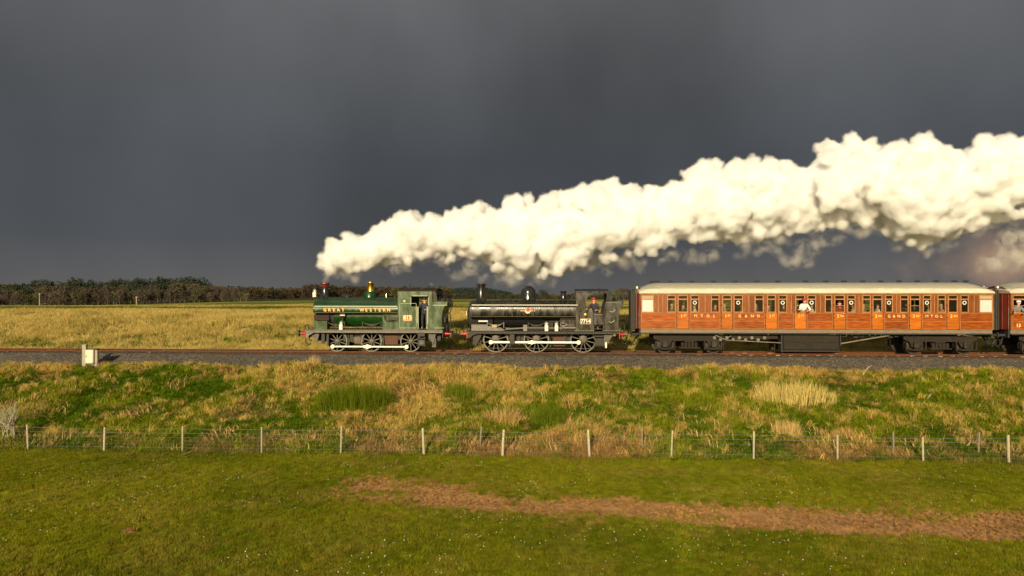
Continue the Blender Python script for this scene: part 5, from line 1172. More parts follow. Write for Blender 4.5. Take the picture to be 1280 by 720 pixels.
# passengers of the first coach
SEATZ = 1.345 + .48
pas = [(841.5, 'skin2', 'grey', 'hairg', 1, 'passenger in grey with pale hair at the first clear window of the coach'),
       (865.6, 'skin', 'whitecloth', 'hairg', -1, 'passenger in white by the first round window sticker'),
       (895.5, 'skin2', 'redcloth', 'hair', 1, 'passenger in red beside the second first-class door'),
       (925.0, 'skin2', 'tan', 'hair', -1, 'passenger in tan by the second round window sticker'),
       (945.8, 'skin', 'teal', 'hairg', 1, 'passenger in teal left of the third first-class door'),
       (976.5, 'skin', 'navy', 'hair', -1, 'passenger in navy by the third round window sticker'),
       (1011.5, 'skin', 'whitecloth', 'hairg', -1, 'passenger in white right of the person leaning out'),
       (1063.5, 'skin2', 'whitecloth', 'hair', -1, 'passenger with raised white sleeve beside the first third-class door'),
       (1080.5, 'skin2', 'grey', 'hairg', 1, 'passenger in grey left of the second third-class door'),
       (1112.0, 'skin', 'tan', 'hair', -1, 'passenger in tan by the sixth round window sticker'),
       (1158.0, 'skin', 'whitecloth', 'hair', -1, 'passenger in white by the seventh round window sticker'),
       (855.5, 'skin', 'navy', 'hair', 1, 'passenger in dark blue in the first coach door window'),
       (903.0, 'skin', 'tan', 'hairg', -1, 'passenger in tan in the second coach door window'),
       (962.0, 'skin2', 'grey', 'hair', 1, 'passenger in grey in the third coach door window'),
       (1098.0, 'skin2', 'whitecloth', 'hair', 1, 'passenger in white in the second third-class door window'),
       (1135.0, 'skin', 'navy', 'hairg', 1, 'passenger in dark blue left of the third third-class door'),
       (1195.0, 'skin', 'grey', 'hair', -1, 'passenger in grey in the last coach door window'),
       (1177.3, 'skin2', 'tan', 'hairg', 1, 'passenger in tan left of the last door')]
for k, (px, sk, co, ha, d, lab) in enumerate(pas):
    person(lab, (wx(px, -.98) - .1 * d, -.98, SEATZ + .03), seated(d, -.10, -.06), sk, co, ha, None, 'navy', 'passengers seated in the coach', (d * .6, -.8))
person('passenger in pink and white leaning out of the fourth coach door window', (wx(1003.2, -1.15), -1.12, 1.36 - .10), standing((.0, -.30)), 'skin2', 'whitecloth', 'hair', 'redcloth', 'navy', 'passengers at open windows', (-.6, -.8))
person('passenger in orange and red at the half open window of the first third-class door', (wx(1049, -1.1), -1.10, 1.36 - .25), standing((.0, -.05)), 'skin2', 'redcloth', 'hair', None, 'navy', 'passengers at open windows', (0, -1))
person('passenger with white cap looking out of the second coach window at right edge', (wx(1270.5, -1.15), -1.12, 1.36 - .22), standing((-.03, -.22)), 'skin', 'grey', 'hairg', 'whitecloth', 'grey', 'passengers at open windows', (-.7, -.7))
# ================================================================== fence, cabinet, sticks
FY = -14.35
posts = [35, 130, 228, 327, 426, 530, 628, 737, 839, 942, 1047, 1154, 1261]
fx0 = wx(-70, FY); allp = [wx(p, FY) for p in posts]; allp = [allp[0] - 3.1, ] + allp + [allp[-1] + 2.9, allp[-1] + 5.9]
fz = [float(gz(x, FY)) for x in allp]
F = tthing('wire_fence', 'pale wooden post and wire stock fence along the foot of the embankment', 'fence', (0, FY, 0))
tops = []
for k, (x, z) in enumerate(zip(allp, fz)):
    h = random.uniform(.92, 1.10); r = random.uniform(.033, .050); lx, ly = random.uniform(-.06, .06), random.uniform(-.05, .05)
    b = B(); b.lathe([(r * 1.05, -.3), (r, .2), (r * .96, h - .03), (r * .75, h), (0, h + .005)], (0, 0, 0), 'z', 9)
    o = put('post', b.mesh('post', M['post']), F, Vector((x, 0, z)), (ly, lx, 0)); tops.append((x + lx * .9, z, h))
for hh, rr in ((.93, .006), (.76, .006), (.60, .004), (.22, .004)):
    pts = []
    for i, (x, z, h) in enumerate(tops):
        pts.append((x, FY - .045, z + min(hh, h - .06)))
        if i < len(tops) - 1: x2, z2_, h2 = tops[i + 1]; pts.append(((x + x2) / 2, FY - .045, (z + min(hh, h - .06) + z2_ + min(hh, h2 - .06)) / 2 - .012))
    B().tube(pts, rr * .75, 4).build('wire', M['wire'], F)
b = B()
for i in range(len(tops) - 1):
    x, z, h = tops[i]; x2, z2_, h2 = tops[i + 1]
    for q in range(14):
        f = (q + .5) / 14; X = x + (x2 - x) * f; Z = z + (z2_ - z) * f; b.tube([(X, FY - .045, Z + .04), (X, FY - .045, Z + .60)], .0013, 3, caps=False)
    for hh in (.08, .34, .47): b.tube([(x, FY - .045, z + hh), (x2, FY - .045, z2_ + hh)], .0015, 3, caps=False)
o = b.build('stock_netting', M['wire'], F); o['kind'] = 'stuff'
for px, py, lab in ((600, 570, 'thin old grey stake behind the fence, leftmost of four'), (803, 570, 'thin old grey stake behind the fence between bare straw clumps'), (1117, 566, 'thin old grey stake behind fence left of the second post from right'), (1223, 570, 'thin old grey stake behind the fence, nearest the right edge')):
    x, y, z = W(px, 560, FY + .75); z = float(gz(x, FY + .75))
    o = put('fence_stake', B().lathe([(.035, -.2), (.032, .8), (.02, .84), (0, .85)], (0, 0, 0), 'z', 8).mesh('fence_stake', M['oldpost']), None, (x, FY + .75, z), (random.uniform(-.05, .05), random.uniform(-.06, .06), 0)); tag(o, lab, 'stake', 'old stakes behind the fence')
# trackside cabinet on two concrete posts
cx, cyy = wx(113, -3.6), -3.6; cz = float(gz(cx, cyy)) - .02
T = tthing('trackside_cabinet', 'cream metal cabinet hung between two concrete posts beside the ballast', 'trackside cabinet', (cx, cyy, cz))
def zc(py): return wz(py, 113, -3.6)
B().box(wx(103.4, -3.6), wx(108.4, -3.6), -3.68, -3.50, cz - .4, zc(430.6)).build('post', M['concrete'], T, bevel=.02)
B().box(wx(119, -3.6), wx(122.4, -3.6), -3.66, -3.52, cz - .4, zc(437.2)).build('post', M['concrete'], T, bevel=.02)
cb = B().box(wx(109.3, -3.6), wx(119.2, -3.6), -3.78, -3.46, zc(454), zc(437)).build('cabinet', M['cabinet'], T, bevel=.015)
b = B(); b.box(wx(109.9, -3.6), wx(118.6, -3.6), -3.795, -3.78, zc(453.2), zc(437.9)); dr = b.build('door', M['cabinet'], cb, bevel=.006)
B().box(wx(110.6, -3.6), wx(111.3, -3.6), -3.815, -3.795, zc(446), zc(444)).build('handle', M['plate'], dr)
B().box(wx(108, -3.6), wx(120.5, -3.6), -3.58, -3.52, zc(458), zc(455.4)).build('cross_rail', M['oldpost'], T)
B().box(wx(118.6, -3.6), wx(122.8, -3.6), -3.70, -3.50, zc(437.2), zc(435.6)).build('post_cap', M['soot'], T)
for (pa, pb2, lab) in (((1079, 470), (1093, 458), 'straight pale branch propped on the ballast edge'), ((1154, 507), (1176, 492), 'pale curved dead branch lying high on the grass bank')):
    a = Vector(gpt(*pa)); c = Vector(gpt(*pb2)); a.z += .12; c.z += .20; m_ = (a + c) / 2 + Vector((-.05, 0, .12 if pa[0] > 1100 else .02))
    o = B().tube([a, m_, c], .035, 6, .018).tube([m_, m_ + Vector((.25, .1, .12))], .014, 5, .006).build('branch', M['stick']); tag(o, lab, 'branch', None)

# ================================================================== blades, tufts and their scattering
def blades(n, h, spread, wd, lean, seed, curve=.5, hv=.35, flat=0.0, dirn=None, seg=2):
    r = np.random.default_rng(seed); V = []; Fc = []
    ang = r.random(n) * 2 * np.pi; rad = np.sqrt(r.random(n)) * spread; bx = rad * np.cos(ang); by = rad * np.sin(ang)
    hh = h * (1 - hv + 2 * hv * r.random(n)); la = r.random(n) * 2 * np.pi if dirn is None else dirn + (r.random(n) - .5) * 1.6; ll = lean * (.3 + r.random(n))
    wa = r.random(n) * 2 * np.pi
    for i in range(n):
        w_ = wd * (.6 + .8 * r.random()); cx_, sx_ = math.cos(wa[i]) * w_ / 2, math.sin(wa[i]) * w_ / 2; dx, dy = math.cos(la[i]), math.sin(la[i]); H = hh[i]; k = len(V)
        zt_ = 1 - .5 * min(1, ll[i]) * (1 if flat == 0 else 1 + flat)
        V += [(bx[i] - cx_, by[i] - sx_, -.02), (bx[i] + cx_, by[i] + sx_, -.02)]
        if seg == 1: V.append((bx[i] + dx * ll[i] * H, by[i] + dy * ll[i] * H, H * zt_)); Fc += [(k, k + 1, k + 2)]
        else:
            mx_, my_ = bx[i] + dx * ll[i] * H * (1 - curve) * .5, by[i] + dy * ll[i] * H * (1 - curve) * .5; mz = H * .55 * (zt_ if flat else 1)
            V += [(mx_ + cx_ * .8, my_ + sx_ * .8, mz), (mx_ - cx_ * .8, my_ - sx_ * .8, mz), (bx[i] + dx * ll[i] * H, by[i] + dy * ll[i] * H, H * zt_ * (.95 if not flat else .6))]
            Fc += [(k, k + 1, k + 2), (k, k + 2, k + 3), (k + 3, k + 2, k + 4)]
    return np.array(V), np.array(Fc)
def proto(name, vf, mat): return bpy.data.objects.new(name, mesh_np(name, vf[0], vf[1], mat))
def scatter(name, P, rot, scl, idx, tint, protos, label, cat):
    me = bpy.data.meshes.new(name); n = len(P); me.vertices.add(n); me.vertices.foreach_set('co', np.asarray(P, np.float32).ravel())
    for nm, ty, a, key in (('rot', 'FLOAT_VECTOR', rot, 'vector'), ('scl', 'FLOAT_VECTOR', scl, 'vector'), ('idx', 'INT', idx, 'value'), ('tint', 'FLOAT_VECTOR', tint, 'vector')):
        at = me.attributes.new(nm, ty, 'POINT'); at.data.foreach_set(key, np.asarray(a, np.int32 if ty == 'INT' else np.float32).ravel())
    o = put(name, me); col = bpy.data.collections.new(name + '_kinds')
    for p in protos: col.objects.link(p)
    ng = bpy.data.node_groups.new(name, 'GeometryNodeTree'); ng.interface.new_socket('Geometry', in_out='INPUT', socket_type='NodeSocketGeometry'); ng.interface.new_socket('Geometry', in_out='OUTPUT', socket_type='NodeSocketGeometry')
    gi, go = ng.nodes.new('NodeGroupInput'), ng.nodes.new('NodeGroupOutput'); ip = ng.nodes.new('GeometryNodeInstanceOnPoints'); ci = ng.nodes.new('GeometryNodeCollectionInfo')
    ci.inputs['Collection'].default_value = col; ci.inputs['Separate Children'].default_value = True; ci.inputs['Reset Children'].default_value = True; ip.inputs['Pick Instance'].default_value = True
    def na(nm, ty): q = ng.nodes.new('GeometryNodeInputNamedAttribute'); q.data_type = ty; q.inputs[0].default_value = nm; return q.outputs['Attribute']
    L = ng.links; m2p = ng.nodes.new('GeometryNodeMeshToPoints'); L.new(gi.outputs[0], m2p.inputs[0])
    L.new(m2p.outputs[0], ip.inputs['Points']); L.new(ci.outputs[0], ip.inputs['Instance']); L.new(na('idx', 'INT'), ip.inputs['Instance Index']); L.new(na('rot', 'FLOAT_VECTOR'), ip.inputs['Rotation']); L.new(na('scl', 'FLOAT_VECTOR'), ip.inputs['Scale'])
    L.new(ip.outputs[0], go.inputs[0]); md = o.modifiers.new('scatter', 'NODES'); md.node_group = ng
    tag(o, label, cat, None, 'stuff'); return o
def inview(X, Y, margin=4):
    c, s = math.cos(TH), math.sin(TH); dep = (Y - CAM.y) * c - X * s; lat = X * c + (Y - CAM.y) * s
    return (dep > 1) & (np.abs(lat) < .70 * dep + margin)
M['grass'] = attr_mat('grass_blade', 1.5, .75, 0, lo=.85, hi=1.15, transl=.25, inst=True)
gm = M['grass']
def rnd(n): return rng.random(n)
def jit(t, a=.18, g_=.08): return t * (1 + (rnd(len(t)) - .5)[:, None] * 2 * a) * (1 + (rng.random(t.shape) - .5) * 2 * g_)
def arr(*c): return np.tile(np.array(c, float), (1, 1))
# --- short turf of the field
n = 125000; X = (rnd(n) - .5) * 78; Y = -30.5 + rnd(n) ** .85 * 16.4
k = inview(X, Y, 2); X, Y = X[k], Y[k]; d = dirt(X, Y); k = rnd(len(X)) > d * .55; X, Y = X[k], Y[k]; d = d[k]
n = len(X); Z = gz(X, Y)
nb = fbm(X, Y, 3.2, 101, 4); nb2 = fbm(X, Y, .6, 105, 2)
tin = lerp3(np.tile(GREEN, (n, 1)), np.tile(GREEN2 * 1.12, (n, 1)), np.clip((nb - .5) * 2 + .5, 0, 1)); dead = np.clip((fbm(X, Y, 1.3, 109, 3) - .52) * 2, 0, .22) + .25 * (rnd(n) < .10) + .5 * d
dead = np.clip(dead + .10 * (nb2 > .62), 0, .9); tin = jit(lerp3(tin, np.tile(cols(.34, .24, .05), (n, 1)), dead), .36, .12); tin = np.where((rnd(n) < d * 1.2)[:, None], jit(np.tile(cols(.40, .225, .085), (n, 1)), .35, .08), tin)
sc = .75 + .5 * rnd(n) + .5 * sstep(-15.6, -14.3, Y); sc *= (1 - .55 * d)
scatter('field_grass', np.stack([X, Y, Z], 1), np.stack([0 * X, 0 * X, rnd(n) * 6.28], 1), np.stack([sc, sc, sc * (.6 + 1.1 * nb2) * (.7 + .9 * rnd(n))], 1), rng.integers(0, 4, n), tin,
        [proto(f'turf_{i}', blades(60, .055, .085, .012, .9, 200 + i, seg=1), gm) for i in range(4)], 'short grazed green turf of the field in front of the fence', 'grass')
# --- daisies
n = 9000; X = (rnd(n) - .5) * 60; Y = -30 + rnd(n) * 15.4; dn = fbm(X, Y, 2.2, 121, 4); k = inview(X, Y, 2) & (dn > .50 + .12 * rnd(n)) & (dirt(X, Y) < .2) & (rnd(n) < .75); X, Y = X[k], Y[k]; n = len(X)
b = B(); b.lathe([(0, .002), (.013, .0), (0, -.004)], (0, 0, .05), 'z', 6); dp = bpy.data.objects.new('daisy_head', b.mesh('daisy_head', M['white'], smooth=False))
sc = .65 + .5 * rnd(n)
scatter('daisies', np.stack([X, Y, gz(X, Y)], 1), np.stack([.5 + .4 * rnd(n), rnd(n) * .3, rnd(n) * .6], 1), np.stack([sc, sc, .9 + .5 * rnd(n)], 1), np.zeros(n), np.ones((n, 3)), [dp], 'scattered white daisies in the short field grass', 'daisies')
# --- crumbs of earth on the worn track
n = 60000; X = (rnd(n) - .5) * 60; Y = -26 + rnd(n) * 9; k = inview(X, Y, 2) & (dirt(X, Y) > .35 + .4 * rnd(n)); X, Y = X[k], Y[k]; n = len(X)
def clod(seed):
    b = B(); b.ball((0, 0, 0), .03, 1.3, .9, .6, 1); 
    for v in b.bm.verts: v.co *= 1 + .35 * (mnoise.noise(v.co * 40 + Vector((seed, 0, 0))))
    return bpy.data.objects.new('clod', b.mesh('clod', M['clod'], smooth=False))
M['clod'] = attr_mat('earth_clod', 20, .95, 0, lo=.7, hi=1.3, inst=True)
sc = .2 + .7 * rnd(n) ** 5
scatter('earth_clods', np.stack([X, Y, gz(X, Y) - .035], 1), np.stack([rnd(n) * 6, rnd(n) * 6, rnd(n) * 6], 1), np.stack([sc, sc, sc], 1), np.zeros(n), jit(np.tile(cols(.32, .175, .068), (n, 1)), .3), [clod(1)], 'loose crumbs of brown earth on the worn track across the field', 'earth')
# --- long grass of the embankment
n = 60000; X = (rnd(n) - .5) * 84; Y = -14.45 + rnd(n) * 12.0; k = inview(X, Y, 3); X, Y = X[k], Y[k]
edge = -2.75 - 1.2 * fbm(X, Y * 0, 1.2, 131, 3) - .1; k = (Y < edge + .35 * rnd(len(X)) ** 3); X, Y = X[k], Y[k]; n = len(X)
sf_ = straw_field(X, Y); hn = fbm(X, Y, 1.6, 135, 3); fine = fbm(X, Y, .5, 139, 2)
isst = rnd(n) < np.clip(.10 + sf_ * .75 + (fine - .5) * .7, 0, 1)
rus = sstep(-12.6, -13.3, Y) + np.clip((fbm(X, Y, 2, 143, 3) - .55) * 5, 0, .8); rus = np.clip(rus, 0, 1) * .7
tg = lerp3(np.tile(cols(.095, .165, .006), (n, 1)), np.tile(cols(.22, .245, .012), (n, 1)), np.clip((hn - .5) * 3 + .5, 0, 1))
ts = lerp3(np.tile(STRAW, (n, 1)), np.tile(cols(.54, .32, .11), (n, 1)), rus)
tin = jit(np.where(isst[:, None], ts, tg), .35, .1)
idx = np.where(isst, rng.integers(3, 6, n), rng.integers(0, 3, n)); lay = (rus > .50) & isst & (rnd(n) < .85); idx = np.where(lay, rng.integers(6, 8, n), idx)
hs = (.25 + 1.1 * hn) * np.where(isst, .80, .75) * (.75 + .6 * rnd(n)) * (1 - .25 * sstep(-4.2, -3.3, Y)); sc = .75 + .5 * rnd(n); flat_ = sstep(-13.9, -14.4, Y); hs = hs * (1 - .35 * flat_)
lo_ = np.clip((X * 0 + 1), 0, 1)
scatter('bank_grass', np.stack([X, Y, gz(X, Y)], 1), np.stack([(rnd(n) - .7) * .35, (rnd(n) - .5) * .35, rnd(n) * 6.28], 1), np.stack([sc, sc, sc * hs], 1), idx, tin,
        [proto(f'tuft_{i}', blades(34, (.30, .24, .36)[i], .16, .016, .8, 300 + i), gm) for i in range(3)] + [proto(f'tuft_{i+3}', blades(30, (.42, .50, .36)[i], .12, .011, .55, 310 + i), gm) for i in range(3)] + [proto(f'tuft_{i+6}', blades(46, .55, .2, .012, 1.2, 320 + i, flat=.75, dirn=.6 * i), gm) for i in range(2)],
        'long rough grass, green and straw coloured, covering the railway bank', 'grass')
# --- fallen straw lying in tangles on the bank
n = 9000; X = (rnd(n) - .5) * 84; Y = -14.2 + rnd(n) * 10.4; fr = fbm(X, Y, 1.9, 171, 3); px_, _d = topx(X, Y); low = (Y < -12.6) & (Y > -14.1) & (fbm(X, Y * 0, 2.6, 64, 3) > .45)
k = inview(X, Y, 3) & ((fr > .66 - .07 * ((px_ > 330) & (px_ < 760))) | low); X, Y = X[k], Y[k]; n = len(X)
dr_ = np.round(fbm(X, Y, 2.0, 181, 1) * 8) / 8 * 9
scatter('fallen_straw', np.stack([X, Y, gz(X, Y) + .03], 1), np.stack([(rnd(n) - .6) * .3, (rnd(n) - .5) * .3, dr_ + rnd(n) * .8], 1), np.stack([.8 + .6 * rnd(n)] * 2 + [.6 + .5 * rnd(n)], 1), rng.integers(0, 3, n), jit(lerp3(np.tile(cols(.66, .46, .18), (n, 1)), np.tile(cols(.58, .34, .13), (n, 1)), rnd(n)), .3),
        [proto(f'straw_{i}', blades(26, .75, .22, .016, 1.3, 720 + i, flat=.8, dirn=0), gm) for i in range(3)], 'pale fallen straw lying in tangles over the bank and along the fence', 'straw')
# --- long grass beyond the track
n = 64000; t_ = rnd(n); Y = 3.4 + (t_ ** 1.5) * 100; X = (rnd(n) - .5) * 2 * (.74 * (Y + 41) + 4) - 3; k = inview(X, Y, 4); X, Y = X[k], Y[k]; n = len(X)
ff_ = far_straw(X, Y); hn = fbm(X, Y, 2.5, 151, 3); isst = rnd(n) < np.clip(.16 + ff_ * .68, 0, 1)
tg = lerp3(np.tile(cols(.12, .17, .012), (n, 1)), np.tile(cols(.22, .22, .02), (n, 1)), hn); ts = lerp3(np.tile(cols(.60, .45, .14), (n, 1)), np.tile(cols(.44, .33, .09), (n, 1)), np.clip((hn - .4) * 3, 0, 1))
bd = fbm(X / 70, np.log(Y + 41) * 7, 1, 95, 3); isst = np.where(Y > 55, (bd > .53 + .06 * (rnd(n) - .5)), isst)
tin = jit(np.where(isst[:, None], ts, tg), .25); dst = 1 + .018 * np.maximum(0, Y - 6); sc = (.9 + .5 * rnd(n)) * dst
scatter('far_bank_grass', np.stack([X, Y, gz(X, Y)], 1), np.stack([(rnd(n) - .5) * .3, (rnd(n) - .5) * .3, rnd(n) * 6.28], 1), np.stack([sc, sc, sc ** .35 * (.5 + .8 * hn) * np.where(Y > 40, .6, 1)], 1), np.where(isst, rng.integers(2, 4, n), rng.integers(0, 2, n)), tin,
        [proto(f'pasture_{i}', blades(40, .34, .24, .02, .8, 400 + i), gm) for i in range(2)] + [proto(f'pasture_{i+2}', blades(40, .52, .22, .014, .5, 410 + i), gm) for i in range(2)], 'pale golden and green rough grass on the far side of the track', 'grass')
# --- single clumps
def clump(name, px0, px1, pyb, h, cnt, c, label, cat, wd=.016, lean=.35, depth=1.3, seed=1, mat=None):
    xa, ya, za = gpt(px0, pyb); xb_, yb_, zb_ = gpt(px1, pyb); r = np.random.default_rng(seed); V = []; Fs = []
    L0 = ((xa + xb_) / 2, (ya + yb_) / 2, (za + zb_) / 2)
    m = pmat(name + '_blades', tuple(v * .7 for v in c), tuple(min(.7, v * 1.35) for v in c), 9, .85, rvar=0, spec=.05)
    for q in range(cnt):
        u = r.random(); vv = r.random(); u = .5 + (u - .5) * (.7 + .6 * r.random()); lump = .62 + .38 * math.sin(u * 17 + seed) * math.sin(u * 7 + 2 * seed + vv * 4); e = math.sqrt(max(0, 1 - min(1, abs(2 * u - 1) / 1.25) ** 2)) * (.75 + .35 * lump); x = xa + (xb_ - xa) * u; y = ya + (vv - .3) * depth * (.4 + .6 * e); z = float(np.interp(y, PY, PZ)) + .05
        H = h * (.30 + .70 * r.random()) * (.30 + .70 * e); a = r.random() * 6.28; l = lean * H * r.random(); wa = r.random() * 6.28; w_ = wd * (.6 + .8 * r.random()); k = len(V)
        cx_, sx_ = math.cos(wa) * w_ / 2, math.sin(wa) * w_ / 2; dx, dy = math.cos(a) * l + (u - .5) * .35 * H, math.sin(a) * l - .05
        V += [(x - cx_, y - sx_, z), (x + cx_, y + sx_, z), (x + dx * .35 + cx_ * .8, y + dy * .35 + sx_ * .8, z + H * .55), (x + dx * .35 - cx_ * .8, y + dy * .35 - sx_ * .8, z + H * .55), (x + dx, y + dy, z + H)]
        Fs += [(k, k + 1, k + 2), (k, k + 2, k + 3), (k + 3, k + 2, k + 4)]
    V = np.array(V) - np.array(L0); o = put(name, mesh_np(name, V, np.array(Fs), m), None, L0); return tag(o, label, cat)
clump('rush_clump', 402, 484, 516, 1.5, 4600, (.090, .115, .005), 'large dark green broom bush on the bank below the green engine', 'bush', .011, .35, 1.6, 1)
clump('rush_clump', 556, 592, 500, .8, 1500, (.11, .14, .008), 'small dark green rush clump near the top of the bank below both engines', 'rushes', .011, .4, 1.0, 2)
clump('rush_clump', 668, 704, 530, .85, 1500, (.10, .13, .008), 'dark green rush clump low on the bank beside collapsed straw', 'rushes', .011, .4, 1.0, 3)
clump('reed_clump', 948, 1036, 505, 1.0, 2000, (.56, .41, .13), 'broad upright stand of straw coloured reeds high on the bank under the coach', 'reeds', .014, .35, 1.5, 4)
clump('reed_clump', 968, 1000, 548, .75, 600, (.54, .36, .13), 'tall straw reed tuft just behind fence between two posts', 'reeds', .013, .5, .9, 5)
clump('reed_clump', 604, 650, 532, .75, 800, (.44, .29, .10), 'tangled russet straw clump in the middle of the bank', 'reeds', .013, 1.0, 1.2, 6)
clump('reed_clump', 384, 400, 460, .75, 300, (.52, .36, .15), 'tall thin straw tuft at the ballast edge below the green engine front', 'reeds', .012, .4, .5, 7)
# dead tuft in the field
x, y, z = gpt(162, 668)
clump('dead_tuft', 156, 168, 669, .14, 160, (.40, .20, .09), 'small brown dead tuft alone in the short grass at lower left', 'dead tuft', .02, 1.2, .3, 8)
# --- bare shrub at the left edge
def shrub(label, px, py, h, seed):
    r = random.Random(seed); L0 = Vector(gpt(px, py)); t = tthing('bare_shrub', label, 'shrub', L0)
    st = B(); tw = B()
    def br(p, d, l, rad, lv):
        q = p + d * l; mid = p + d * l * .5 + Vector((r.uniform(-.04, .04), r.uniform(-.04, .04), 0)) * l * 2
        (st if lv < 2 else tw).tube([p, mid, q], rad, 5 if lv < 2 else 3, rad * .6, caps=False)
        if lv < 4:
            for k in range(r.choice((2, 3, 3))):
                nd = (d + Vector((r.uniform(-.55, .55), r.uniform(-.5, .5), r.uniform(-.1, .4)))).normalized(); br(p + d * l * r.uniform(.55, 1), nd, l * r.uniform(.55, .8), rad * .55, lv + 1)
    for k in range(9):
        a = r.uniform(-.5, .5); br(L0 + Vector((r.uniform(-.28, .28), r.uniform(-.2, .2), -.05)), Vector((a, r.uniform(-.3, .2), 1)).normalized(), h * r.uniform(.35, .48), .028, 0)
    st.build('stem', M['twig'], t); tw.build('twig_crown', M['twig'], t)
shrub('bare pale branched shrub behind the fence at the left edge', 12, 552, 1.55, 3)

# ================================================================== trees
def leaf_quads(pts, size, seed, up=0.3):
    r = np.random.default_rng(seed); n = len(pts); a = r.normal(size=(n, 3)); a /= np.linalg.norm(a, axis=1)[:, None]; b_ = np.cross(a, r.normal(size=(n, 3))); b_ /= np.linalg.norm(b_, axis=1)[:, None]
    s = (size * (.5 + r.random(n)))[:, None]; V = np.stack([pts - a * s - b_ * s * .5, pts + a * s - b_ * s * .5, pts + a * s * .7 + b_ * s * .5, pts - a * s * .6 + b_ * s * .6], 1).reshape(-1, 3)
    return V, np.arange(n * 4).reshape(n, 4)
def crown_broad(h, seed, n=1100, size=.24):
    r = np.random.default_rng(seed); P = []
    for k in range(14):
        a = r.random() * 6.28; q = r.random() ** .6; c = np.array([math.cos(a) * q * h * .26, math.sin(a) * q * h * .26, h * (.26 + .58 * r.random())]); R_ = h * (.11 + .10 * r.random())
        p = r.normal(size=(n // 14, 3)); p /= np.linalg.norm(p, axis=1)[:, None]; P.append(c + p * R_ * (.55 + .5 * r.random((len(p), 1))))
    return leaf_quads(np.concatenate(P), size, seed + 1)
def crown_conifer(h, seed, n=1000, size=.24):
    r = np.random.default_rng(seed); f = r.random(n) ** .8; a = r.random(n) * 6.28; lay_ = .75 + .25 * np.sin(f * 40); R_ = h * .20 * (1 - f) ** .8 * lay_ * (.5 + .6 * r.random(n)) + .1
    return leaf_quads(np.stack([np.cos(a) * R_, np.sin(a) * R_, h * (.14 + .86 * f)], 1), size, seed + 1)
def trunk(h, r0, seed, limbs=7):
    r = random.Random(seed); b = B(); b.tube([(0, 0, -.5), (r.uniform(-.1, .1), 0, h * .35), (r.uniform(-.3, .3), r.uniform(-.2, .2), h * .8)], r0, 6, r0 * .35)
    for k in range(limbs):
        a = r.uniform(0, 6.28); z = h * r.uniform(.25, .6); l = h * r.uniform(.18, .30); b.tube([(0, 0, z), (math.cos(a) * l * .6, math.sin(a) * l * .6, z + l * .5), (math.cos(a) * l, math.sin(a) * l, z + l)], r0 * .35, 4, r0 * .1, caps=False)
    return b
def tmat(n, a, c): return pmat(n, a, c, .35, .95, rvar=0, vary=.28, detail=3)
TM = dict(brown=tmat('bare_crown_brown', (.050, .036, .024), (.085, .062, .040)), dark=tmat('evergreen_dark', (.012, .020, .009), (.028, .040, .016)), olive=tmat('budding_olive', (.060, .062, .022), (.095, .092, .030)), bark=tmat('bark', (.10, .08, .06), (.2, .17, .13)))
kinds = {}
for nm, fn, mt in (('brown', crown_broad, 'brown'), ('olive', crown_broad, 'olive'), ('dark', crown_conifer, 'dark'), ('darkround', crown_broad, 'dark')):
    L_ = []
    for i in range(3):
        v, f_ = fn(10, 500 + i * 7 + len(nm)) if nm != 'darkround' else fn(10, 560 + i, 1300); L_.append(mesh_np('crown', v, f_, TM[mt]))
    kinds[nm] = L_
trunks = [trunk(10, .16, 600 + i).mesh('trunk', TM['bark']) for i in range(3)]
def tree(px, dist, kind, h, label, group, wid=1.0):
    u = (px - 640) / FPX; X = dist * (-math.sin(TH) + math.cos(TH) * u); Y = CAM.y + dist * (math.cos(TH) + math.sin(TH) * u); z = float(gz(X, Y, False))
    t = thing({'brown': 'bare_tree', 'olive': 'budding_tree', 'dark': 'conifer', 'darkround': 'evergreen_tree'}[kind], label, 'tree', (X, Y, z), group, random.uniform(0, 6.28)); s = h / 10; t.scale = (s * wid, s * wid, s)
    k = random.randrange(3); put('crown', kinds[kind][k], t); put('trunk', trunks[k], t)
tr = random.Random(11)
LBL = {'brown': 'bare brown tree of the wood', 'olive': 'olive budding tree of the wood', 'dark': 'pointed dark conifer of the wood', 'darkround': 'round dark evergreen of the wood'}
def place(s_, px, row):
    z_ = 'left of the first pole' if px < 49 else ('between the two poles' if px < 170 else ('right of the second pole' if px < 250 else 'at the low right end'))
    return s_ + ', ' + ('front row' if row == 0 else ('middle row' if row == 1 else 'back row')) + ' ' + z_
for row, (d0, hh) in enumerate(((402, 8.5), (418, 11.5), (440, 15.0))):
    px = -40.0
    while px < 312:
        k = 'brown'
        if row == 2: k = 'dark' if px < 262 and tr.random() < .09 else ('darkround' if px < 262 else 'brown')
        elif row == 1: k = 'darkround' if tr.random() < (.55 if 135 < px < 215 else .18) else ('olive' if tr.random() < .12 or 20 < px < 42 else 'brown')
        elif tr.random() < .14: k = 'olive'
        env = np.interp(px, [-60, 0, 40, 60, 85, 105, 140, 170, 220, 250, 262, 290, 320], [.80, .84, .97, 1.05, 1.08, 1.0, .98, .99, 1.03, .96, .76, .66, .6])
        hf, wf = tr.uniform(.88, 1.07), tr.uniform(.82, 1.28)
        tree(px, d0 + tr.uniform(-6, 6), k, hh * env * hf * (.90 if k == 'dark' else 1), place(('tall ' if hf > 1.01 else ('low ' if hf < .94 else '')) + ('wide ' if wf > 1.13 else ('narrow ' if wf < .97 else '')) + LBL[k], px, row), 'trees of the wood at left', wf); px += tr.uniform(5.5, 8.5)
rm = attr_mat('far_crown', .3, .95, 0, lo=.75, hi=1.25, inst=True)
def proto_tree(nm, vf, mt): return bpy.data.objects.new(nm, mesh_np(nm, vf[0], vf[1], mt))
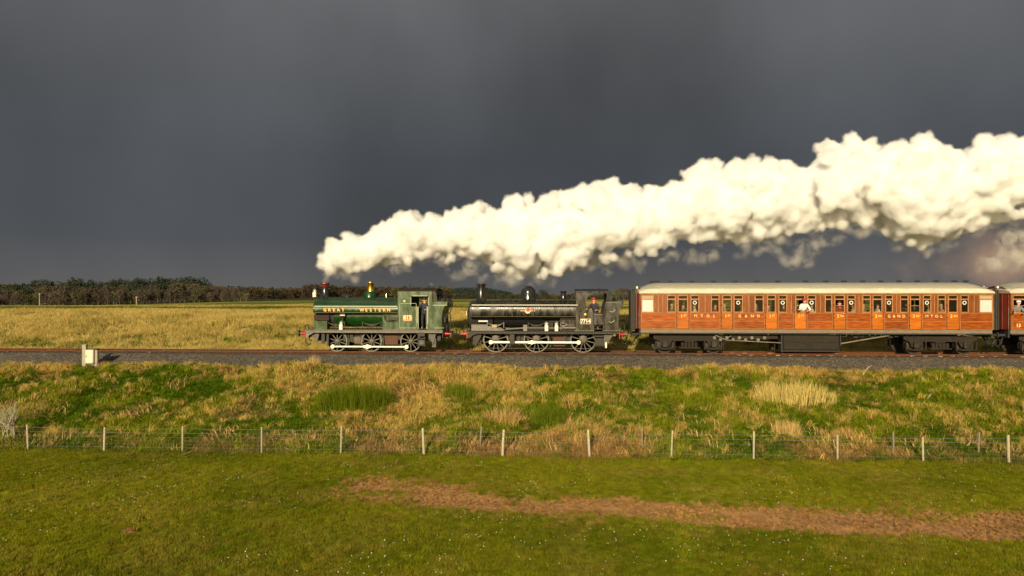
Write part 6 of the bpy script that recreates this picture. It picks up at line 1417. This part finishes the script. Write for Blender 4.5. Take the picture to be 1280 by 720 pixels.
def mass(name, items, label, cat):                # far trees that read as one mass: (px, distance, kind, height, width factor)
    P, Rr, Sc, Ix, Ti = [], [], [], [], []
    C_ = dict(brown=(.052, .038, .025), olive=(.070, .068, .024), darkround=(.022, .032, .014))
    for px, dist, kind, h, wd__ in items:
        u = (px - 640) / FPX; X = dist * (-math.sin(TH) + math.cos(TH) * u); Y = CAM.y + dist * (math.cos(TH) + math.sin(TH) * u)
        P.append((X, Y, float(gz(X, Y, False)))); Rr.append((0, 0, tr.uniform(0, 6.28))); Sc.append((h / 10 * wd__, h / 10 * wd__, h / 10)); Ix.append(tr.randrange(3)); f = tr.uniform(.8, 1.3); Ti.append(tuple(v * f for v in C_[kind]))
    scatter(name, P, Rr, Sc, Ix, Ti, [proto_tree(f'{name}_crown_{k}', crown_broad(10, 740 + k, 900, .30), rm) for k in range(3)], label, cat)
px = 312.0; IT = []
while px < 562:
    k = 'darkround' if tr.random() < .16 else ('olive' if tr.random() < .12 else 'brown')
    env = 1.2 * np.interp(px, [312, 322, 350, 375, 385, 400, 420, 500, 545, 560], [.66, .66, .52, .55, .72, .78, .66, .62, .6, .5])
    IT.append((px, 415 + tr.uniform(-14, 14), k, 10 * env * tr.uniform(.85, 1.1), tr.uniform(1.0, 1.5))); px += tr.uniform(3.5, 6)
mass('skyline_wood', IT, 'low brown woodland on the skyline behind the green engine', 'woodland')
mass('far_hedge', [(px + tr.uniform(-3, 3), 430 + tr.uniform(-10, 10), 'olive' if tr.random() < .6 else 'brown', 2.9 * tr.uniform(.7, 1.4), tr.uniform(1.3, 2.0)) for px in np.arange(560, 805, 5.5)], 'low bushy hedge along the far edge of the field behind the black engine', 'hedge')
tree(680, 380, 'darkround', 5.6, 'round dark evergreen tree beyond the field, just right of the big black dome', None, 1.35)
for px, h in ((762, 5.5), (771, 6.8), (780, 7.0), (789, 6.5), (796, 6.2)): tree(px, 395 + (px % 7), 'olive' if px != 780 else 'brown', h, 'tall pale budding tree in the gap between black engine and coach', 'pale trees left of the coach', 1.2)
# far wooded ridge: one mass
n = 5200; d_ = 560 + 420 * rnd(n); pp = -120 + 1500 * rnd(n); u = (pp - 640) / FPX; X = d_ * (-math.sin(TH) + math.cos(TH) * u); Y = CAM.y + d_ * (math.cos(TH) + math.sin(TH) * u)
wd_ = fbm(X, Y, 90, 161, 3); k = (wd_ > .44) | ((pp > 566) & (pp < 640)) | (pp < 320); X, Y, pp = X[k], Y[k], pp[k]; n = len(X); dk = ((pp > 566) & (pp < 640)) | (rnd(n) < .25); sc = .35 + .35 * rnd(n)
sc = sc * np.where((pp > 330) & (pp < 566), .8, 1) * np.where(pp > 640, .45, 1) * np.where((pp > 566) & (pp < 640), .55, 1)
tin = jit(np.where(dk[:, None], cols(.030, .045, .038), lerp3(np.tile(cols(.075, .058, .036), (n, 1)), np.tile(cols(.10, .095, .04), (n, 1)), rnd(n))), .2)  # dark crowns get a blue-green tint, distance haze put into their colour
scatter('distant_wood', np.stack([X, Y, gz(X, Y, False)], 1), np.stack([0 * X, 0 * X, rnd(n) * 6.28], 1), np.stack([sc * 1.3, sc * 1.3, sc], 1), np.where(dk, 1, 0), tin, [proto_tree('a_crown', crown_broad(10, 701, 150, 1.0), rm), proto_tree('b_crown', crown_conifer(10, 702, 150, .9), rm)], 'distant bare and evergreen woodland covering the low ridge', 'woodland')
# field poles in front of the wood
for px, ytop, ybot, lab in ((49.3, 367.5, 384, 'pale wooden pole before the wood, the one nearest the left edge'), (170.5, 371.8, 381.5, 'shorter pale wooden pole before the wood, right of the other')):
    dist = 385; u = (px - 640) / FPX; X = dist * (-math.sin(TH) + math.cos(TH) * u); Y = CAM.y + dist * (math.cos(TH) + math.sin(TH) * u); z = float(gz(X, Y, False)); h = (ybot - ytop) * dist / FPX + .2
    t = tthing('wooden_pole', lab, 'pole', (X, Y, z)); B().lathe([(.22, -.3), (.17, h), (0, h)], (X, Y, z), 'z', 8).build('post', M['post'], t); B().box(X - .5, X + .5, Y - .08, Y + .08, z + h - .5, z + h - .3).build('cross_arm', M['post'], t)
# ================================================================== exhaust steam
TOP = ([398, 404, 412, 422, 440, 455, 480, 500, 530, 560, 580, 600, 620, 640, 655, 668, 690, 720, 740, 765, 785, 800, 830, 850, 866, 872, 892, 905, 925, 950, 985, 1005, 1022, 1028, 1036, 1060, 1085, 1100, 1115, 1140, 1165, 1182, 1192, 1200, 1210, 1230, 1265, 1290, 1340, 1400],
       [326, 320, 308, 291, 289, 294, 276, 264, 264, 267, 256, 251, 262, 243, 241, 253, 238, 236, 224, 221, 230, 233, 229, 224, 212, 199, 198, 210, 196, 193, 198, 208, 213, 190, 172, 167, 176, 190, 176, 166, 171, 177, 190, 200, 182, 168, 168, 178, 165, 160])
BOT = ([398, 404, 415, 440, 470, 490, 512, 540, 560, 580, 605, 625, 650, 675, 700, 750, 790, 830, 850, 900, 930, 970, 1000, 1050, 1090, 1112, 1132, 1160, 1180, 1210, 1240, 1290, 1400],
       [330, 338, 346, 342, 336, 330, 334, 322, 330, 322, 326, 346, 351, 350, 344, 332, 326, 316, 303, 302, 306, 296, 290, 286, 285, 298, 306, 316, 300, 292, 282, 270, 262])
def icos(sub):
    b = bmesh.new(); bmesh.ops.create_icosphere(b, subdivisions=sub, radius=1); v = np.array([x.co[:] for x in b.verts]); f = np.array([[q.index for q in p.verts] for p in b.faces]); b.free(); return v, f
ICO = {1: icos(1), 2: icos(2)}
def puff_mesh(name, spheres, vox, mat, amp=.10, seed=0, o_=(0, 0, 0)):
    V = []; Fs = []; k = 0
    for (c, r_, sb) in spheres:
        v, f = ICO[sb]; V.append(v * r_ + np.array(c)); Fs.append(f + k); k += len(v)
    me = mesh_np(name, np.concatenate(V), np.concatenate(Fs)); o = put(name, me); m = o.modifiers.new('r', 'REMESH'); m.mode = 'VOXEL'; m.voxel_size = vox
    dg = bpy.context.evaluated_depsgraph_get(); dg.update(); out = bpy.data.meshes.new_from_object(o.evaluated_get(dg)); bpy.data.objects.remove(o)
    n = len(out.vertices); co = np.empty(n * 3, np.float32); out.vertices.foreach_get('co', co); co = co.reshape(-1, 3)
    no = np.empty(n * 3, np.float32); out.vertex_normals.foreach_get('vector', no); no = no.reshape(-1, 3)
    # cauliflower relief: billowed noise in 3-D, from three crossed 2-D fields
    def nz3(s, sd_):
        a = fbm(co[:, 0] + co[:, 1] * .5, co[:, 2] + co[:, 1] * .3, s, sd_, 2); b_ = fbm(co[:, 1] + 7, co[:, 2] - co[:, 0] * .4, s, sd_ + 5, 2); c_ = fbm(co[:, 0] * .7 - co[:, 2] * .3, co[:, 1] * .9 + co[:, 2] * .2, s, sd_ + 9, 2)
        return (a + b_ + c_) / 3
    def bil(s, sd_): return 1 - np.abs(nz3(s, sd_) - .5) * 6
    d = amp * (bil(.9, seed) * 1.5 + bil(.42, seed + 20) * .9 + bil(.2, seed + 40) * .45) - amp * 1.2
    co = co + no * d[:, None]; out.vertices.foreach_set('co', co.astype(np.float32).ravel()); out.update(); out.shade_smooth(); out.name = name
    out.materials.clear(); out.materials.append(mat); return put(name, out)
def smoke_mat(name, dens, col=(1, 1, 1), aniso=.0, hetero=None):
    m = bpy.data.materials.new(name); m.use_nodes = True; t = m.node_tree; t.nodes.clear(); o = N(t, 'ShaderNodeOutputMaterial'); v = N(t, 'ShaderNodeVolumeScatter')
    v.inputs['Color'].default_value = (*col, 1); v.inputs['Density'].default_value = dens; v.inputs['Anisotropy'].default_value = aniso; t.links.new(v.outputs[0], o.inputs['Volume'])
    if hetero:
        c = N(t, 'ShaderNodeTexCoord'); nn = N(t, 'ShaderNodeTexNoise'); nn.inputs['Scale'].default_value = hetero[0]; nn.inputs['Detail'].default_value = 4; nn.inputs['Roughness'].default_value = .6; t.links.new(c.outputs['Object'], nn.inputs['Vector'])
        r_ = N(t, 'ShaderNodeMapRange'); r_.inputs['From Min'].default_value = hetero[1]; r_.inputs['From Max'].default_value = hetero[2]; r_.inputs['To Max'].default_value = dens; t.links.new(nn.outputs['Fac'], r_.inputs['Value']); t.links.new(r_.outputs[0], v.inputs['Density'])
    else: m.cycles.homogeneous_volume = True
    return m
def soft(o, mat, vox=.12, band=.45):            # turns a closed mesh into a soft-edged density grid
    ng = bpy.data.node_groups.new(o.name + '_soft', 'GeometryNodeTree'); ng.interface.new_socket('Geometry', in_out='INPUT', socket_type='NodeSocketGeometry'); ng.interface.new_socket('Geometry', in_out='OUTPUT', socket_type='NodeSocketGeometry')
    gi, go = ng.nodes.new('NodeGroupInput'), ng.nodes.new('NodeGroupOutput'); mv = ng.nodes.new('GeometryNodeMeshToVolume'); mv.resolution_mode = 'VOXEL_SIZE'
    mv.inputs['Voxel Size'].default_value = vox; mv.inputs['Interior Band Width'].default_value = band; mv.inputs['Density'].default_value = 1.0
    sm_ = ng.nodes.new('GeometryNodeSetMaterial'); sm_.inputs['Material'].default_value = mat; ng.links.new(gi.outputs[0], mv.inputs[0]); ng.links.new(mv.outputs[0], sm_.inputs[0]); ng.links.new(sm_.outputs[0], go.inputs[0])
    md = o.modifiers.new('soft', 'NODES'); md.node_group = ng; return o
def soft_mat(name, dens, het, col):
    m = bpy.data.materials.new(name); m.use_nodes = True; t = m.node_tree; t.nodes.clear(); o = N(t, 'ShaderNodeOutputMaterial'); v = N(t, 'ShaderNodeVolumeScatter'); v.inputs['Color'].default_value = (*col, 1); v.inputs['Anisotropy'].default_value = .1
    a = N(t, 'ShaderNodeAttribute'); a.attribute_name = 'density'; c = N(t, 'ShaderNodeTexCoord'); nn = N(t, 'ShaderNodeTexNoise'); nn.inputs['Scale'].default_value = het[0]; nn.inputs['Detail'].default_value = 5; nn.inputs['Roughness'].default_value = .62; nn.inputs['Distortion'].default_value = .6
    t.links.new(c.outputs['Object'], nn.inputs['Vector']); r_ = N(t, 'ShaderNodeMapRange'); r_.inputs['From Min'].default_value = het[1]; r_.inputs['From Max'].default_value = het[2]; r_.inputs['To Max'].default_value = dens; t.links.new(nn.outputs['Fac'], r_.inputs['Value'])
    mu = N(t, 'ShaderNodeMath', operation='MULTIPLY'); t.links.new(a.outputs['Fac'], mu.inputs[0]); t.links.new(r_.outputs[0], mu.inputs[1]); t.links.new(mu.outputs[0], v.inputs['Density']); t.links.new(v.outputs[0], o.inputs['Volume']); return m
def plume(seed=5):
    r = random.Random(seed); S = []; YS = .3
    px = 400.0
    def at(px, py, yo): x, y, z = W(px, py, YS + yo); return np.array((x, y, z))
    while px < 1330:
        a, b_ = float(np.interp(px, *TOP)), float(np.interp(px, *BOT)); mid = (a + b_) / 2; half = (b_ - a) / 2; sc_ = (YS - CAM.y) / FPX; hm = half * sc_
        S.append((at(px, mid, r.uniform(-.2, .2) * hm), hm * .62, 2))
        nn = 7
        for q in range(nn):
            an = r.uniform(0, 2 * math.pi) if q > 2 else (math.pi / 2 + r.uniform(-.25, .25)); rr = hm * r.uniform(.26, .40)
            pz = mid - math.sin(an) * (half - rr / sc_ * 1.35) + (5 + half * .06 if math.sin(an) > .3 else 0); yo = math.cos(an) * (hm - rr) * .95; ppx = px + r.uniform(-4, 4)
            c = at(ppx, pz, yo); S.append((c, rr, 2))
            for w_ in range(7):
                d = np.array([r.gauss(0, 1) for _ in range(3)]); d[1] = -abs(d[1]) if r.random() < .7 else d[1]; d /= np.linalg.norm(d); r2 = rr * r.uniform(.28, .5); c2 = c + d * (rr - r2 * .35)
                # keep inside the drawn outline
                S.append((c2, r2, 1))
                for e in range(2):
                    d3 = d + np.array([r.gauss(0, .6) for _ in range(3)]); d3 /= np.linalg.norm(d3); r3 = r2 * r.uniform(.35, .55); S.append((c2 + d3 * (r2 - r3 * .3), r3, 1))
        px += max(5, half * .30)
    # cauliflower heads along the upper edge, the lower edge and down the near face
    def head(px_, py_, yo, rr, dn):
        c = at(px_, py_, yo); S.append((c, rr, 2))
        for w_ in range(dn):
            d = np.array([r.gauss(0, 1) for _ in range(3)]); d[1] = -abs(d[1]) if r.random() < .75 else d[1]; d /= np.linalg.norm(d); r2 = rr * r.uniform(.24, .5); c2 = c + d * (rr - r2 * .25); S.append((c2, r2, 1))
            for e in range(3):
                d3 = d + np.array([r.gauss(0, .7) for _ in range(3)]); d3 /= np.linalg.norm(d3); r3 = r2 * r.uniform(.3, .5); S.append((c2 + d3 * (r2 - r3 * .2), r3, 1))
    px = 402.0
    while px < 1320:
        a, b_ = float(np.interp(px, *TOP)), float(np.interp(px, *BOT)); half = (b_ - a) / 2; rp = min(half * .55, r.choice((4.5, 6, 8, 10)) * r.uniform(.8, 1.2) + half * .08); sc_ = (YS - CAM.y) / FPX
        head(px, a + rp * 1.12, r.uniform(-.5, .5) * half * sc_, rp * sc_, 12); px += rp * r.uniform(.9, 1.9)
    px = 402.0
    while px < 1320:
        a, b_ = float(np.interp(px, *TOP)), float(np.interp(px, *BOT)); half = (b_ - a) / 2; rp = min(half * .5, r.uniform(4, 7.5)); sc_ = (YS - CAM.y) / FPX
        head(px, b_ - rp * r.uniform(.9, 1.6), r.uniform(-.5, .5) * half * sc_, rp * sc_, 9); px += rp * r.uniform(.9, 1.8)
    for q in range(90):
        px = r.uniform(410, 1310); a, b_ = float(np.interp(px, *TOP)), float(np.interp(px, *BOT)); half = (b_ - a) / 2; v = r.uniform(-.7, .8); rp = half * r.uniform(.14, .30); sc_ = (YS - CAM.y) / FPX
        head(px, (a + b_) / 2 - v * (half - rp), -math.sqrt(max(0, 1 - v * v)) * (half - rp) * sc_ * .98, rp * sc_, 10)
    return S
S = plume()
pm_ = soft_mat('dense_steam', 15.0, (1.7, .26, .56), (1.0, .993, .965))
sp = puff_mesh('steam_plume', S, .085, pm_, .10, 30); soft(sp, pm_, .085, .18)
tag(sp, 'long billowing plume of white steam trailing back over the whole train', 'steam', None, 'stuff')
def wisp(label, pts, dens, seed, name='steam_wisp', het=(1.4, .44, .70), col=(.97, .93, .88)):
    r = random.Random(seed); S = []
    for (px, py, rad) in pts:
        for q in range(5):
            x, y, z = W(px + r.uniform(-.6, .6) * rad, py + r.uniform(-.5, .5) * rad, .6 + r.uniform(-.5, .5) * rad * .045); S.append((np.array((x, y, z)), rad * .045 * r.uniform(.45, .85), 2))
    mt = soft_mat(name, dens * 2.2, het, col); o = puff_mesh(name, S, .16, mt, .10, seed); soft(o, mt); return tag(o, label, 'steam wisp', None, 'stuff')
wisp('ragged thin fringe of steam along the underside of the long plume', [(px, float(np.interp(px, *BOT)) - 1 + 5 * math.sin(px * .13), 8 + 3 * math.sin(px * .31)) for px in range(430, 1300, 9)], 1.8, 79, 'steam_fringe', het=(1.1, .42, .66))
wisp('thin grey steam shreds hanging under the plume above the coach', [(962, 306, 12), (975, 318, 12), (990, 328, 12), (1003, 322, 14), (1018, 308, 13), (1035, 300, 12), (1050, 296, 10), (945, 312, 10), (925, 322, 8), (885, 318, 12), (865, 322, 12), (850, 318, 9), (1000, 308, 12)], 1.6, 71, 'steam_wisp')
wisp('thin grey steam under the plume at the right edge, tinted with peach sunset light', [(1275, 290, 20), (1262, 305, 18), (1290, 315, 22), (1255, 325, 18), (1235, 330, 14), (1275, 332, 18), (1300, 300, 22), (1180, 312, 8), (1192, 306, 8)], 1.1, 72, 'steam_wisp', col=(.98, .90, .82))  # peach colour stands in for low sunlight on these shreds
wisp('thin ragged steam under the plume above the black engine', [(562, 338, 8), (572, 344, 8), (590, 336, 12), (606, 346, 10), (622, 352, 9), (640, 354, 8), (668, 356, 9), (690, 350, 9), (720, 342, 10), (760, 336, 10), (800, 330, 10), (830, 322, 12)], 1.8, 73, 'steam_wisp')
wisp('faint exhaust shred just above the green engine chimney', [(404, 330, 7), (407, 336, 6), (410, 341, 6), (408, 346, 4.5), (406, 350, 3.5), (406, 353, 3), (400, 322, 6), (399, 329, 5), (416, 344, 6)], 2.2, 74, 'steam_wisp')
wisp('small white steam puff blowing off the green engine cab roof', [(519, 356, 3.2), (524, 357, 3), (530, 358, 2.6), (536, 357, 4), (542, 355, 4)], 3.0, 75, 'steam_wisp')
